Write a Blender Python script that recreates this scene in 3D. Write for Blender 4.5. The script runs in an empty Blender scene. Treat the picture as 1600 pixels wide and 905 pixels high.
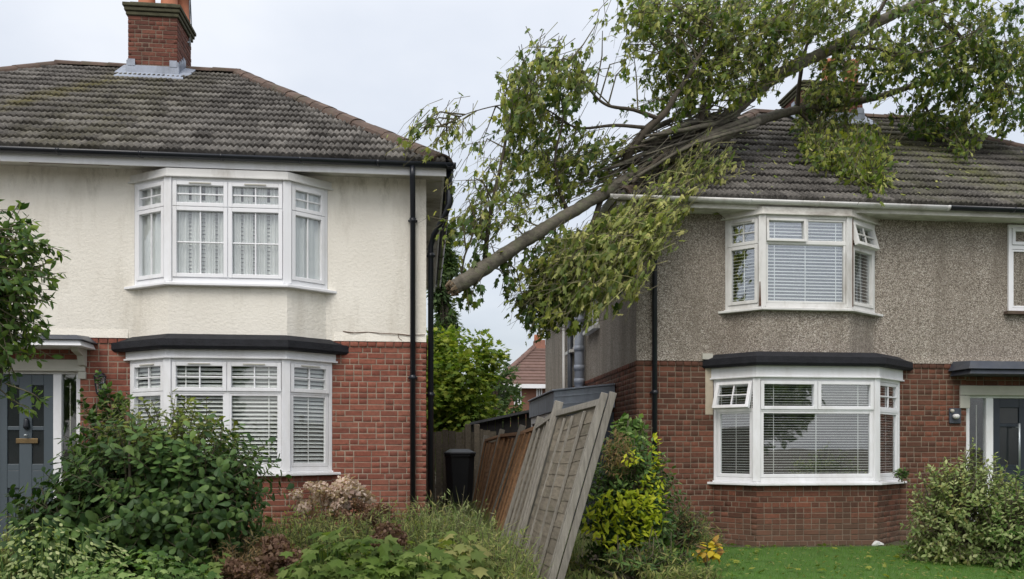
import bpy, bmesh, math, random
import numpy as np
from mathutils import Vector, Matrix, noise as mnoise

random.seed(7)
rng = np.random.default_rng(7)
SC = bpy.context.scene
COL = SC.collection
R = math.radians

# ------------------------------------------------------------------ camera
F, CX, HY, TH, EYE = 1300.0, 800.0, 700.0, R(6.15), 1.35
cam_d = bpy.data.cameras.new('camera')
cam = bpy.data.objects.new('camera', cam_d)
COL.objects.link(cam)
cam.location = (0, 0, EYE)
cam.rotation_euler = (R(90), 0, -TH)
cam_d.sensor_width = 36
cam_d.lens = F * 36 / 1600
cam_d.shift_y = (HY - 452.5) / 1600
cam_d.clip_start = 0.1
cam_d.clip_end = 3000
SC.camera = cam

# ------------------------------------------------------------------ sky and sun (overcast)
SUN_EL, SUN_AZ = R(52), R(200)
world = bpy.data.worlds.new('World')
SC.world = world
world.use_nodes = True
wn, wl = world.node_tree.nodes, world.node_tree.links
wn.clear()
def W(t, **k):
    n = wn.new(t)
    for a, b in k.items(): setattr(n, a, b)
    return n
w_out = W('ShaderNodeOutputWorld')
w_bg = W('ShaderNodeBackground'); w_bg.inputs[1].default_value = 1.0
w_bg2 = W('ShaderNodeBackground'); w_bg2.inputs[1].default_value = 0.05
w_add = W('ShaderNodeAddShader')
w_sky = W('ShaderNodeTexSky'); w_sky.sky_type = 'NISHITA'; w_sky.sun_disc = False
w_sky.sun_elevation = SUN_EL; w_sky.sun_rotation = SUN_AZ; w_sky.dust_density = 4.0
w_tc = W('ShaderNodeTexCoord')
w_sep = W('ShaderNodeSeparateXYZ')
w_mz = W('ShaderNodeMath', operation='MAXIMUM'); w_mz.inputs[1].default_value = 0.0
w_cie = W('ShaderNodeMath', operation='MULTIPLY_ADD'); w_cie.inputs[1].default_value = 0.46; w_cie.inputs[2].default_value = 0.50
w_div = W('ShaderNodeVectorMath', operation='DIVIDE')
w_pz = W('ShaderNodeMath', operation='ADD'); w_pz.inputs[1].default_value = 0.25
w_comb = W('ShaderNodeCombineXYZ')
w_noise = W('ShaderNodeTexNoise'); w_noise.inputs['Scale'].default_value = 1.5; w_noise.inputs['Detail'].default_value = 5; w_noise.inputs['Roughness'].default_value = 0.5
w_ramp = W('ShaderNodeValToRGB')
w_ramp.color_ramp.elements[0].position = 0.36; w_ramp.color_ramp.elements[0].color = (0.80, 0.835, 0.89, 1)
w_ramp.color_ramp.elements[1].position = 0.64; w_ramp.color_ramp.elements[1].color = (1.03, 1.04, 1.06, 1)
w_mul = W('ShaderNodeVectorMath', operation='SCALE')
wl.new(w_tc.outputs['Generated'], w_sep.inputs[0])
wl.new(w_sep.outputs['Z'], w_mz.inputs[0]); wl.new(w_mz.outputs[0], w_cie.inputs[0])
wl.new(w_mz.outputs[0], w_pz.inputs[0])
for i in range(3): wl.new(w_pz.outputs[0], w_comb.inputs[i])
wl.new(w_tc.outputs['Generated'], w_div.inputs[0]); wl.new(w_comb.outputs[0], w_div.inputs[1])
wl.new(w_div.outputs[0], w_noise.inputs['Vector']); wl.new(w_noise.outputs[0], w_ramp.inputs[0])
wl.new(w_ramp.outputs[0], w_mul.inputs[0]); wl.new(w_cie.outputs[0], w_mul.inputs['Scale'])
wl.new(w_mul.outputs[0], w_bg.inputs[0]); wl.new(w_sky.outputs[0], w_bg2.inputs[0])
wl.new(w_bg.outputs[0], w_add.inputs[0]); wl.new(w_bg2.outputs[0], w_add.inputs[1])
wl.new(w_add.outputs[0], w_out.inputs[0])

sun_d = bpy.data.lights.new('sun', 'SUN'); sun_d.energy = 1.5; sun_d.angle = R(35); sun_d.color = (1.0, 0.96, 0.9)
sun = bpy.data.objects.new('sun', sun_d); COL.objects.link(sun)
sun.rotation_euler = Vector((-0.35, -0.75, 1.1)).to_track_quat('Z', 'Y').to_euler()
sun.location = (-3, -6, 12)
SC.view_settings.view_transform = 'Standard'
SC.view_settings.look = 'None'
SC.view_settings.exposure = 0.2
SC.view_settings.gamma = 1.0

# ------------------------------------------------------------------ helpers
CT, ST = math.cos(TH), math.sin(TH)
def at(px, py, Y):
    """point of the place seen at pixel (px,py) of the 1600 wide photo, on the plane at depth Y"""
    u, v = (px - CX) / F, (HY - py) / F
    dx, dy = u * CT + ST, -u * ST + CT
    t = Y / dy
    return Vector((dx * t, Y, EYE + v * t))
def xa(px, Y): return at(px, HY, Y).x
def za(px, py, Y): return at(px, py, Y).z
def yX(px, X):
    u = (px - CX) / F
    return X * (-u * ST + CT) / (u * CT + ST)
def proj(p):
    xc = p[0] * CT - p[1] * ST; zc = p[0] * ST + p[1] * CT
    return CX + F * xc / zc, HY - F * (p[2] - EYE) / zc, zc

WORLD = {}
def link(o, parent=None):
    COL.objects.link(o)
    if parent is not None:
        o.parent = parent
        w = WORLD.get(parent.name)
        if w is not None: o.matrix_parent_inverse = Matrix.Translation(-w)
    return o
def thing(name, label, cat, loc=(0, 0, 0), group=None):
    o = bpy.data.objects.new(name, None)
    o.empty_display_size = 0.2
    COL.objects.link(o)
    o.location = loc
    WORLD[o.name] = Vector(loc)
    o['label'] = label; o['category'] = cat
    if group: o['group'] = group
    return o

class MB:
    def __init__(s): s.v = []; s.f = []; s.m = []; s.cm = 0
    def poly(s, pts):
        i = len(s.v); s.v += [tuple(p) for p in pts]; s.f.append(tuple(range(i, i + len(pts)))); s.m.append(s.cm)
    def hexa(s, c):
        i = len(s.v); s.v += [tuple(p) for p in c]
        for q in ((0, 3, 2, 1), (4, 5, 6, 7), (0, 1, 5, 4), (1, 2, 6, 5), (2, 3, 7, 6), (3, 0, 4, 7)):
            s.f.append(tuple(i + k for k in q)); s.m.append(s.cm)
    def box(s, x0, x1, y0, y1, z0, z1):
        s.hexa([(x0, y0, z0), (x1, y0, z0), (x1, y1, z0), (x0, y1, z0), (x0, y0, z1), (x1, y0, z1), (x1, y1, z1), (x0, y1, z1)])
    def pbox(s, fr, s0, s1, n0, n1, z0, z1):
        """box in a panel frame fr=(origin, along, normal): s along, n outward, z up"""
        O, S, N = fr
        c = []
        for z in (z0, z1):
            for (a, b) in ((s0, n1), (s1, n1), (s1, n0), (s0, n0)):
                p = O + S * a + N * b; c.append((p.x, p.y, O.z + z))
        s.hexa(c)
    def prism(s, pts, z0, z1):
        n = len(pts); i = len(s.v)
        s.v += [(p[0], p[1], z0) for p in pts] + [(p[0], p[1], z1) for p in pts]
        s.f.append(tuple(i + k for k in reversed(range(n)))); s.m.append(s.cm)
        s.f.append(tuple(i + n + k for k in range(n))); s.m.append(s.cm)
        for k in range(n):
            q = (k + 1) % n
            s.f.append((i + k, i + q, i + n + q, i + n + k)); s.m.append(s.cm)
    def loft(s, ring0, ring1, cap=True):
        n = len(ring0); i = len(s.v)
        s.v += [tuple(p) for p in ring0] + [tuple(p) for p in ring1]
        for k in range(n):
            q = (k + 1) % n
            s.f.append((i + k, i + q, i + n + q, i + n + k)); s.m.append(s.cm)
        if cap:
            s.f.append(tuple(i + k for k in reversed(range(n)))); s.f.append(tuple(i + n + k for k in range(n))); s.m += [s.cm] * 2
    def tube(s, pts, rad, n=8, cap=True):
        pts = [Vector(p) for p in pts]
        if not hasattr(rad, '__len__'): rad = [rad] * len(pts)
        t0 = (pts[1] - pts[0]).normalized()
        a = t0.orthogonal().normalized()
        i0 = len(s.v)
        for k, p in enumerate(pts):
            if k == 0: t = t0
            elif k == len(pts) - 1: t = (pts[k] - pts[k - 1]).normalized()
            else: t = (pts[k + 1] - pts[k - 1]).normalized()
            a = (a - t * a.dot(t)).normalized(); b = t.cross(a)
            for j in range(n):
                w = 2 * math.pi * j / n
                q = p + (a * math.cos(w) + b * math.sin(w)) * rad[k]
                s.v.append((q.x, q.y, q.z))
        for k in range(len(pts) - 1):
            for j in range(n):
                j2 = (j + 1) % n
                s.f.append((i0 + k * n + j, i0 + k * n + j2, i0 + (k + 1) * n + j2, i0 + (k + 1) * n + j)); s.m.append(s.cm)
        if cap:
            s.f.append(tuple(i0 + j for j in reversed(range(n)))); s.f.append(tuple(i0 + (len(pts) - 1) * n + j for j in range(n))); s.m += [s.cm] * 2
    def lathe(s, c, prof, n=16):
        c = Vector(c); i0 = len(s.v)
        for (r, z) in prof:
            for j in range(n):
                w = 2 * math.pi * j / n
                s.v.append((c.x + r * math.cos(w), c.y + r * math.sin(w), c.z + z))
        for k in range(len(prof) - 1):
            for j in range(n):
                j2 = (j + 1) % n
                s.f.append((i0 + k * n + j, i0 + k * n + j2, i0 + (k + 1) * n + j2, i0 + (k + 1) * n + j)); s.m.append(s.cm)
        s.f.append(tuple(i0 + j for j in reversed(range(n)))); s.f.append(tuple(i0 + (len(prof) - 1) * n + j for j in range(n))); s.m += [s.cm] * 2
    def mesh(s, name, mats):
        me = bpy.data.meshes.new(name)
        me.from_pydata(s.v, [], s.f)
        for m in (mats if isinstance(mats, (list, tuple)) else [mats]): me.materials.append(m)
        if any(s.m): me.polygons.foreach_set('material_index', s.m)
        return me
    def build(s, name, mats, parent=None, smooth=False, bevel=0, label=None, kind=None, normals=False):
        me = s.mesh(name, mats)
        if normals:
            bm = bmesh.new(); bm.from_mesh(me); bmesh.ops.recalc_face_normals(bm, faces=bm.faces); bm.to_mesh(me); bm.free()
        if smooth: me.polygons.foreach_set('use_smooth', [True] * len(me.polygons))
        o = bpy.data.objects.new(name, me)
        link(o, parent)
        if bevel:
            b = o.modifiers.new('bevel', 'BEVEL'); b.width = bevel; b.segments = 2; b.limit_method = 'ANGLE'
        if label: o['label'] = label
        if kind: o['kind'] = kind
        return o

def np_mesh(name, V, Fc, mat, parent=None, kind=None, smooth=False):
    """V (n,3) array, Fc (m,k) array of equal-sized faces"""
    me = bpy.data.meshes.new(name)
    n, (m, k) = len(V), Fc.shape
    me.vertices.add(n); me.vertices.foreach_set('co', np.ascontiguousarray(V, dtype=np.float32).ravel())
    me.loops.add(m * k); me.loops.foreach_set('vertex_index', np.ascontiguousarray(Fc, dtype=np.int32).ravel())
    me.polygons.add(m); me.polygons.foreach_set('loop_start', np.arange(0, m * k, k, dtype=np.int32))
    if smooth: me.polygons.foreach_set('use_smooth', np.ones(m, dtype=bool))
    me.materials.append(mat); me.update(calc_edges=True)
    o = bpy.data.objects.new(name, me)
    link(o, parent)
    if kind: o['kind'] = kind
    return o

# ------------------------------------------------------------------ materials
def nodes(name):
    m = bpy.data.materials.new(name); m.use_nodes = True
    nt = m.node_tree
    return m, nt, nt.nodes['Principled BSDF'], nt.nodes['Material Output']
def nn(nt, t, **k):
    n = nt.nodes.new(t)
    for a, b in k.items(): setattr(n, a, b)
    return n
def rgba(c, f=1.0): return (max(c[0] * f, 0), max(c[1] * f, 0), max(c[2] * f, 0), 1)
def noise_tex(nt, scale, detail=4, rough=0.6, stretch=None):
    g = nn(nt, 'ShaderNodeNewGeometry')
    t = nn(nt, 'ShaderNodeTexNoise'); t.inputs['Scale'].default_value = scale; t.inputs['Detail'].default_value = detail; t.inputs['Roughness'].default_value = rough
    if stretch:
        mp = nn(nt, 'ShaderNodeVectorMath', operation='MULTIPLY'); mp.inputs[1].default_value = stretch
        nt.links.new(g.outputs['Position'], mp.inputs[0]); nt.links.new(mp.outputs[0], t.inputs['Vector'])
    else: nt.links.new(g.outputs['Position'], t.inputs['Vector'])
    return t.outputs[0]
def ramp(nt, fac, stops):
    r = nn(nt, 'ShaderNodeValToRGB'); e = r.color_ramp.elements
    e[0].position, e[0].color = stops[0][0], stops[0][1]
    e[1].position, e[1].color = stops[-1][0], stops[-1][1]
    for p, c in stops[1:-1]:
        x = e.new(p); x.color = c
    nt.links.new(fac, r.inputs[0])
    return r.outputs[0]
def mixc(nt, fac, a, b, mode='MIX'):
    m = nn(nt, 'ShaderNodeMix', data_type='RGBA', blend_type=mode)
    for i, x in ((0, fac), (6, a), (7, b)):
        if hasattr(x, 'is_linked') or hasattr(x, 'node'): nt.links.new(x, m.inputs[i])
        else: m.inputs[i].default_value = x
    return m.outputs[2]
def math_n(nt, op, a, b=None, clamp=False):
    m = nn(nt, 'ShaderNodeMath', operation=op); m.use_clamp = clamp
    for i, x in enumerate((a, b)):
        if x is None: continue
        if hasattr(x, 'node'): nt.links.new(x, m.inputs[i])
        else: m.inputs[i].default_value = x
    return m.outputs[0]
def piece_random(nt):
    g = nn(nt, 'ShaderNodeNewGeometry'); o = nn(nt, 'ShaderNodeObjectInfo')
    s = math_n(nt, 'ADD', g.outputs['Random Per Island'], o.outputs['Random'])
    return math_n(nt, 'FRACT', s)
def add_bump(nt, bsdf, h, strength=0.3, dist=0.01):
    b = nn(nt, 'ShaderNodeBump'); b.inputs['Strength'].default_value = strength; b.inputs['Distance'].default_value = dist
    nt.links.new(h, b.inputs['Height']); nt.links.new(b.outputs[0], bsdf.inputs['Normal'])

def plain(name, col, rough=0.55, var=0.12, scale=6, bump=0.0, bscale=80, dirt=None, dirt_amt=0.5, stretch=None, metal=0.0, spec=0.4, pieces=0.0):
    m, nt, b, out = nodes(name)
    n1 = noise_tex(nt, scale, 5, 0.6, stretch)
    c = ramp(nt, n1, [(0.25, rgba(col, 1 - var)), (0.75, rgba(col, 1 + var))])
    if pieces:
        pr = piece_random(nt)
        pc = ramp(nt, pr, [(0, rgba((1, 1, 1), 1 - pieces)), (1, rgba((1, 1, 1), 1 + pieces))])
        c = mixc(nt, 1.0, c, pc, 'MULTIPLY')
    if dirt:
        n2 = noise_tex(nt, scale * 0.6, 6, 0.7, stretch or (1, 1, 0.35))
        f = ramp(nt, n2, [(0.5, (0, 0, 0, 1)), (0.72, rgba((1, 1, 1), dirt_amt))])
        c = mixc(nt, f, c, rgba(dirt))
    nt.links.new(c, b.inputs['Base Color'])
    b.inputs['Roughness'].default_value = rough; b.inputs['Metallic'].default_value = metal
    b.inputs['Specular IOR Level'].default_value = spec
    if bump: add_bump(nt, b, noise_tex(nt, bscale, 4, 0.65, stretch), bump)
    return m

def brick_mat(name, c1, c2, c3, grime=(0.1, 0.07, 0.05), grime_amt=0.4, low=None):
    m, nt, b, out = nodes(name)
    pr = piece_random(nt)
    c = ramp(nt, pr, [(0.0, rgba(c1)), (0.5, rgba(c2)), (1.0, rgba(c3))])
    f = noise_tex(nt, 25, 5, 0.7)
    v = ramp(nt, f, [(0.3, (0.72, 0.72, 0.72, 1)), (0.7, (1.25, 1.25, 1.25, 1))])
    c = mixc(nt, 1.0, c, v, 'MULTIPLY')
    g = ramp(nt, noise_tex(nt, 1.1, 7, 0.72, (1, 1, .6)), [(0.42, (0, 0, 0, 1)), (0.68, rgba((1, 1, 1), grime_amt))])
    c = mixc(nt, g, c, rgba(grime))
    if low:   # splash-back stain near the ground
        ge = nn(nt, 'ShaderNodeNewGeometry'); sx = nn(nt, 'ShaderNodeSeparateXYZ'); nt.links.new(ge.outputs['Position'], sx.inputs[0])
        h = math_n(nt, 'ADD', sx.outputs['Z'], math_n(nt, 'MULTIPLY', noise_tex(nt, 3, 4), 0.5))
        lf = ramp(nt, h, [(low[0], (0.7, 0.7, 0.7, 1)), (low[1], (0, 0, 0, 1))])
        c = mixc(nt, lf, c, rgba(low[2]))
    nt.links.new(c, b.inputs['Base Color']); b.inputs['Roughness'].default_value = 0.85; b.inputs['Specular IOR Level'].default_value = 0.25
    add_bump(nt, b, noise_tex(nt, 120, 4, 0.7), 0.35, 0.004)
    return m

def tile_mat(name, streaks, dark=1.0):
    """weathered concrete tile; streaks = list of (x, width, strength) moss runs down the slope"""
    m, nt, b, out = nodes(name)
    pr = piece_random(nt)
    c = ramp(nt, pr, [(0.0, rgba((0.095, 0.090, 0.085), dark)), (0.5, rgba((0.135, 0.128, 0.121), dark)), (1.0, rgba((0.195, 0.186, 0.175), dark))])
    c = mixc(nt, 1.0, c, ramp(nt, noise_tex(nt, 14, 6, 0.7), [(0.3, (0.6, 0.6, 0.6, 1)), (0.72, (1.5, 1.47, 1.42, 1))]), 'MULTIPLY')
    lich = ramp(nt, noise_tex(nt, 38, 3, 0.6), [(0.58, (0, 0, 0, 1)), (0.70, (0.75, 0.75, 0.75, 1))])
    c = mixc(nt, lich, c, (0.36, 0.345, 0.31, 1))
    blot = ramp(nt, noise_tex(nt, 0.9, 6, 0.7), [(0.35, (0.62, 0.61, 0.60, 1)), (0.65, (1.08, 1.08, 1.08, 1))])
    c = mixc(nt, 1.0, c, blot, 'MULTIPLY')
    ge = nn(nt, 'ShaderNodeNewGeometry'); sx = nn(nt, 'ShaderNodeSeparateXYZ'); nt.links.new(ge.outputs['Position'], sx.inputs[0])
    for (x0, slope, y0, w, st, colr) in streaks:
        # centre line x = x0 + slope*(y-y0)
        cl = math_n(nt, 'SUBTRACT', sx.outputs['X'], math_n(nt, 'ADD', math_n(nt, 'MULTIPLY', math_n(nt, 'SUBTRACT', sx.outputs['Y'], y0), slope), x0))
        d = math_n(nt, 'ABSOLUTE', math_n(nt, 'DIVIDE', cl, w))
        s = math_n(nt, 'SUBTRACT', 1.0, d, True)
        k = math_n(nt, 'MULTIPLY', s, ramp(nt, noise_tex(nt, 3.5, 5, 0.75), [(0.36, (0, 0, 0, 1)), (0.66, (1, 1, 1, 1))]))
        k = math_n(nt, 'MULTIPLY', k, st, True)
        c = mixc(nt, k, c, rgba(colr))
    nt.links.new(c, b.inputs['Base Color']); b.inputs['Roughness'].default_value = 0.9; b.inputs['Specular IOR Level'].default_value = 0.2
    add_bump(nt, b, noise_tex(nt, 70, 5, 0.7), 0.5, 0.006)
    return m

def render_mat():
    m, nt, b, out = nodes('cream_render')
    c = ramp(nt, noise_tex(nt, 0.9, 5, 0.6), [(0.3, (0.75, 0.715, 0.635, 1)), (0.7, (0.84, 0.81, 0.73, 1))])
    st = ramp(nt, noise_tex(nt, 2.2, 7, 0.72, (1, 1, 0.22)), [(0.50, (0, 0, 0, 1)), (0.74, (0.55, 0.55, 0.55, 1))])
    c = mixc(nt, st, c, (0.46, 0.42, 0.34, 1))
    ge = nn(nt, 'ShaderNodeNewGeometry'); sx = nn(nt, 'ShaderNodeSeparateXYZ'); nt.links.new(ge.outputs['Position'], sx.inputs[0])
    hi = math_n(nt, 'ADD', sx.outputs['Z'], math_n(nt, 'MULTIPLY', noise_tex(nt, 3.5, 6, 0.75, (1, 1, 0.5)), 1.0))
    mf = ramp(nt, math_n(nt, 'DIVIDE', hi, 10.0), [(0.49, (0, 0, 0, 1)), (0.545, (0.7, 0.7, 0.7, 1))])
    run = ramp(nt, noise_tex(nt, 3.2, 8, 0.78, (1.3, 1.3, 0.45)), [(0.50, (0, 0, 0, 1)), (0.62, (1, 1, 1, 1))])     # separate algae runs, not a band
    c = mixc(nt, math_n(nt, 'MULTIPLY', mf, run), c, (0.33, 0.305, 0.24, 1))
    sp = ramp(nt, noise_tex(nt, 9, 7, 0.8), [(0.66, (0, 0, 0, 1)), (0.74, (0.5, 0.5, 0.5, 1))])
    c = mixc(nt, sp, c, (0.36, 0.33, 0.27, 1))
    nt.links.new(c, b.inputs['Base Color']); b.inputs['Roughness'].default_value = 0.85; b.inputs['Specular IOR Level'].default_value = 0.2
    h1 = noise_tex(nt, 28, 5, 0.65)
    add_bump(nt, b, h1, 0.55, 0.02)
    return m

def pebble_mat():
    m, nt, b, out = nodes('pebbledash')
    g = nn(nt, 'ShaderNodeNewGeometry')
    vo = nn(nt, 'ShaderNodeTexVoronoi'); vo.inputs['Scale'].default_value = 80
    nt.links.new(g.outputs['Position'], vo.inputs['Vector'])
    sep = nn(nt, 'ShaderNodeSeparateColor'); nt.links.new(vo.outputs['Color'], sep.inputs[0])
    c = ramp(nt, sep.outputs[0], [(0.0, (0.20, 0.172, 0.145, 1)), (0.35, (0.36, 0.318, 0.268, 1)), (0.75, (0.50, 0.45, 0.385, 1)), (1.0, (0.68, 0.635, 0.57, 1))])
    gap = ramp(nt, vo.outputs['Distance'], [(0.35, (1, 1, 1, 1)), (0.8, (0.45, 0.43, 0.4, 1))])
    c = mixc(nt, 1.0, c, gap, 'MULTIPLY')
    st = ramp(nt, noise_tex(nt, 1.3, 7, 0.72, (1.8, 1.8, 0.28)), [(0.44, (0, 0, 0, 1)), (0.68, (0.7, 0.7, 0.7, 1))])
    c = mixc(nt, st, c, (0.17, 0.145, 0.115, 1))
    nt.links.new(c, b.inputs['Base Color']); b.inputs['Roughness'].default_value = 0.9; b.inputs['Specular IOR Level'].default_value = 0.25
    h = math_n(nt, 'SUBTRACT', 1.0, vo.outputs['Distance'])
    add_bump(nt, b, h, 0.8, 0.012)
    return m

def glass_mat(name='window_glass', r0=0.085):
    m, nt, b, out = nodes(name)
    nt.nodes.remove(b)
    tr = nn(nt, 'ShaderNodeBsdfTransparent'); tr.inputs[0].default_value = (0.92, 0.935, 0.93, 1)
    gl = nn(nt, 'ShaderNodeBsdfGlossy'); gl.inputs['Roughness'].default_value = 0.015; gl.inputs[0].default_value = (0.95, 0.97, 1, 1)
    ge = nn(nt, 'ShaderNodeNewGeometry'); dt = nn(nt, 'ShaderNodeVectorMath', operation='DOT_PRODUCT')
    nt.links.new(ge.outputs['Normal'], dt.inputs[0]); nt.links.new(ge.outputs['Incoming'], dt.inputs[1])
    k = math_n(nt, 'POWER', math_n(nt, 'SUBTRACT', 1.0, math_n(nt, 'ABSOLUTE', dt.outputs['Value'])), 5.0)
    f = math_n(nt, 'MULTIPLY_ADD', k, 0.92)
    f.node.inputs[2].default_value = r0
    bp = nn(nt, 'ShaderNodeBump'); bp.inputs['Strength'].default_value = 0.02; bp.inputs['Distance'].default_value = 0.02
    nt.links.new(noise_tex(nt, 2.5, 2), bp.inputs['Height']); nt.links.new(bp.outputs[0], gl.inputs['Normal'])
    mx = nn(nt, 'ShaderNodeMixShader')
    nt.links.new(f, mx.inputs[0]); nt.links.new(tr.outputs[0], mx.inputs[1]); nt.links.new(gl.outputs[0], mx.inputs[2])
    nt.links.new(mx.outputs[0], out.inputs[0])
    return m

def leaf_mat(name, stops, rough=0.6, transl=0.38, spec=0.18):
    m, nt, b, out = nodes(name)
    pr = piece_random(nt)
    n = len(stops)
    c = ramp(nt, pr, [(i / (n - 1), rgba(s)) for i, s in enumerate(stops)])
    c = mixc(nt, 1.0, c, ramp(nt, noise_tex(nt, 1.7, 3), [(0.3, (0.7, 0.72, 0.7, 1)), (0.7, (1.25, 1.25, 1.15, 1))]), 'MULTIPLY')
    nt.links.new(c, b.inputs['Base Color']); b.inputs['Roughness'].default_value = rough; b.inputs['Specular IOR Level'].default_value = spec
    t = nn(nt, 'ShaderNodeBsdfTranslucent')
    nt.links.new(mixc(nt, 1.0, c, (1.5, 1.6, 0.8, 1), 'MULTIPLY'), t.inputs[0])
    mx = nn(nt, 'ShaderNodeMixShader'); mx.inputs[0].default_value = transl
    nt.links.new(b.outputs[0], mx.inputs[1]); nt.links.new(t.outputs[0], mx.inputs[2]); nt.links.new(mx.outputs[0], out.inputs[0])
    return m

MAT = dict(
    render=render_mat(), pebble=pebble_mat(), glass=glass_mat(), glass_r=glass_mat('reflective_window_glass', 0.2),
    brick_l=brick_mat('red_brick', (0.18, 0.06, 0.042), (0.235, 0.08, 0.054), (0.285, 0.108, 0.072), (0.15, 0.08, 0.06), 0.45, (0.55, 1.15, (0.17, 0.085, 0.05))),
    brick_r=brick_mat('brown_brick', (0.085, 0.038, 0.026), (0.135, 0.055, 0.036), (0.195, 0.075, 0.047), (0.07, 0.045, 0.03), 0.55, (0.2, 0.75, (0.14, 0.10, 0.07))),
    brick_c=brick_mat('chimney_brick', (0.10, 0.036, 0.026), (0.15, 0.052, 0.036), (0.2, 0.075, 0.05), (0.06, 0.04, 0.03), 0.5),
    mortar_l=plain('mortar_pale', (0.30, 0.24, 0.185), 0.95, 0.3, 5, 0.4, 90),
    mortar_r=plain('mortar_brown', (0.20, 0.155, 0.115), 0.95, 0.3, 5, 0.4, 90),
    upvc=plain('white_plastic', (0.80, 0.81, 0.83), 0.4, 0.04, 2, dirt=(0.45, 0.43, 0.38), dirt_amt=0.5),
    upvc_old=plain('white_plastic_weathered', (0.68, 0.68, 0.66), 0.45, 0.08, 3, dirt=(0.28, 0.25, 0.2), dirt_amt=0.75),
    paint_old=plain('flaking_white_paint', (0.66, 0.645, 0.60), 0.6, 0.1, 4, 0.2, 50, dirt=(0.16, 0.13, 0.1), dirt_amt=0.8, stretch=(0.5, 1, 1)),
    black=plain('black_plastic', (0.014, 0.017, 0.024), 0.32, 0.2, 5, spec=0.5),
    lead=plain('lead_sheet', (0.30, 0.335, 0.40), 0.5, 0.18, 7, 0.15, 20, dirt=(0.12, 0.13, 0.14), dirt_amt=0.5, metal=0.1),
    darklead=plain('slate_grey_lead', (0.05, 0.058, 0.075), 0.45, 0.25, 5, 0.1, 30, dirt=(0.1, 0.1, 0.1)),
    bayroof=plain('black_roofing_felt', (0.014, 0.015, 0.019), 0.7, 0.4, 9, 0.7, 40, spec=0.3),
    hip=plain('hip_tile_clay', (0.105, 0.072, 0.056), 0.9, 0.35, 6, 0.4, 60, dirt=(0.085, 0.08, 0.05), dirt_amt=0.9, pieces=0.25),
    under=plain('roof_underlay', (0.03, 0.028, 0.026), 0.95),
    capmoss=plain('mossy_stone', (0.075, 0.072, 0.042), 0.95, 0.35, 12, 0.6, 60),
    clay=plain('terracotta_pot', (0.42, 0.16, 0.085), 0.8, 0.2, 8),
    metal=plain('galvanised_metal', (0.42, 0.46, 0.48), 0.4, 0.1, 10, metal=0.6),
    brass=plain('brass', (0.2, 0.14, 0.07), 0.4, 0.2, 20, metal=0.7),
    door_l=plain('slate_grey_door_paint', (0.075, 0.096, 0.112), 0.4, 0.06, 3),
    door_r=plain('dark_navy_door_paint', (0.022, 0.03, 0.04), 0.35, 0.1, 3),
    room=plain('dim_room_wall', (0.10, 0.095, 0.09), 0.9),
    slat=plain('white_blind_slat', (0.9, 0.9, 0.88), 0.5, 0.03, 3),  # albedo raised to make up for little daylight behind the glass
    curtain=plain('pale_curtain', (0.80, 0.80, 0.785), 0.8, 0.08, 4),
    ledge=plain('painted_stone_band', (0.47, 0.46, 0.40), 0.7, 0.1, 5, 0.1),
    bark=plain('grey_bark', (0.115, 0.102, 0.08), 0.92, 0.5, 11, 1.0, 36, dirt=(0.16, 0.17, 0.10), dirt_amt=0.9, stretch=(1, 1, 1.8)),
    bark_dark=plain('dark_twig_bark', (0.075, 0.062, 0.046), 0.9, 0.3, 10),
    split=plain('split_wood', (0.15, 0.11, 0.07), 0.9, 0.25, 20, 0.5, 40),
    twig_pale=plain('green_twig', (0.21, 0.205, 0.085), 0.8, 0.3, 6),
    twig=plain('twig_bark', (0.11, 0.098, 0.06), 0.9, 0.3, 6),
    fence_grey=plain('weathered_grey_timber', (0.185, 0.16, 0.122), 0.9, 0.3, 5, 0.6, 25, dirt=(0.07, 0.075, 0.04), dirt_amt=0.55, stretch=(6, 1.2, 6), pieces=0.2),
    fence_pale=plain('pale_grey_timber', (0.235, 0.22, 0.19), 0.9, 0.3, 6, 0.5, 25, dirt=(0.13, 0.12, 0.09), dirt_amt=0.5, stretch=(8, 8, 1), pieces=0.15),
    fence_brown=plain('orange_brown_timber', (0.24, 0.135, 0.068), 0.9, 0.28, 5, 0.5, 25, dirt=(0.16, 0.12, 0.07), dirt_amt=0.5, stretch=(6, 1.2, 6), pieces=0.2),
    bin=plain('black_bin_plastic', (0.026, 0.029, 0.034), 0.45, 0.15, 4),
    shed=plain('black_stained_timber', (0.014, 0.014, 0.015), 0.8, 0.3, 6, pieces=0.3),
    felt=plain('dark_roofing_felt', (0.055, 0.06, 0.065), 0.9, 0.2, 8),
    far_roof=plain('far_red_roof_tiles', (0.15, 0.092, 0.075), 0.9, 0.2, 4, pieces=0.15),
    far_brick=brick_mat('far_brick', (0.25, 0.12, 0.085), (0.3, 0.14, 0.1), (0.34, 0.17, 0.125)),
    soil=plain('garden_soil', (0.075, 0.06, 0.04), 0.95, 0.3, 5, 0.6, 30, dirt=(0.06, 0.085, 0.03), dirt_amt=0.8),
    lawn=plain('lawn_turf', (0.07, 0.14, 0.025), 0.95, 0.25, 3, 0.5, 60),
    plaster_patch=plain('pale_mortar_patch', (0.46, 0.40, 0.31), 0.95, 0.15, 9, 0.4, 60),
    rot=plain('rotten_bare_wood', (0.10, 0.05, 0.03), 0.9, 0.4, 20),
    white_bag=plain('white_plastic_bag', (0.7, 0.7, 0.7), 0.5, 0.05, 8),
)
MAT['leaf_tree'] = leaf_mat('tree_leaf', [(0.067, 0.106, 0.019), (0.114, 0.167, 0.028), (0.192, 0.23, 0.039), (0.316, 0.323, 0.063)], 0.46, 0.38, 0.32)  # greens lifted above real leaf albedo to reach the lit crown's brightness
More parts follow.
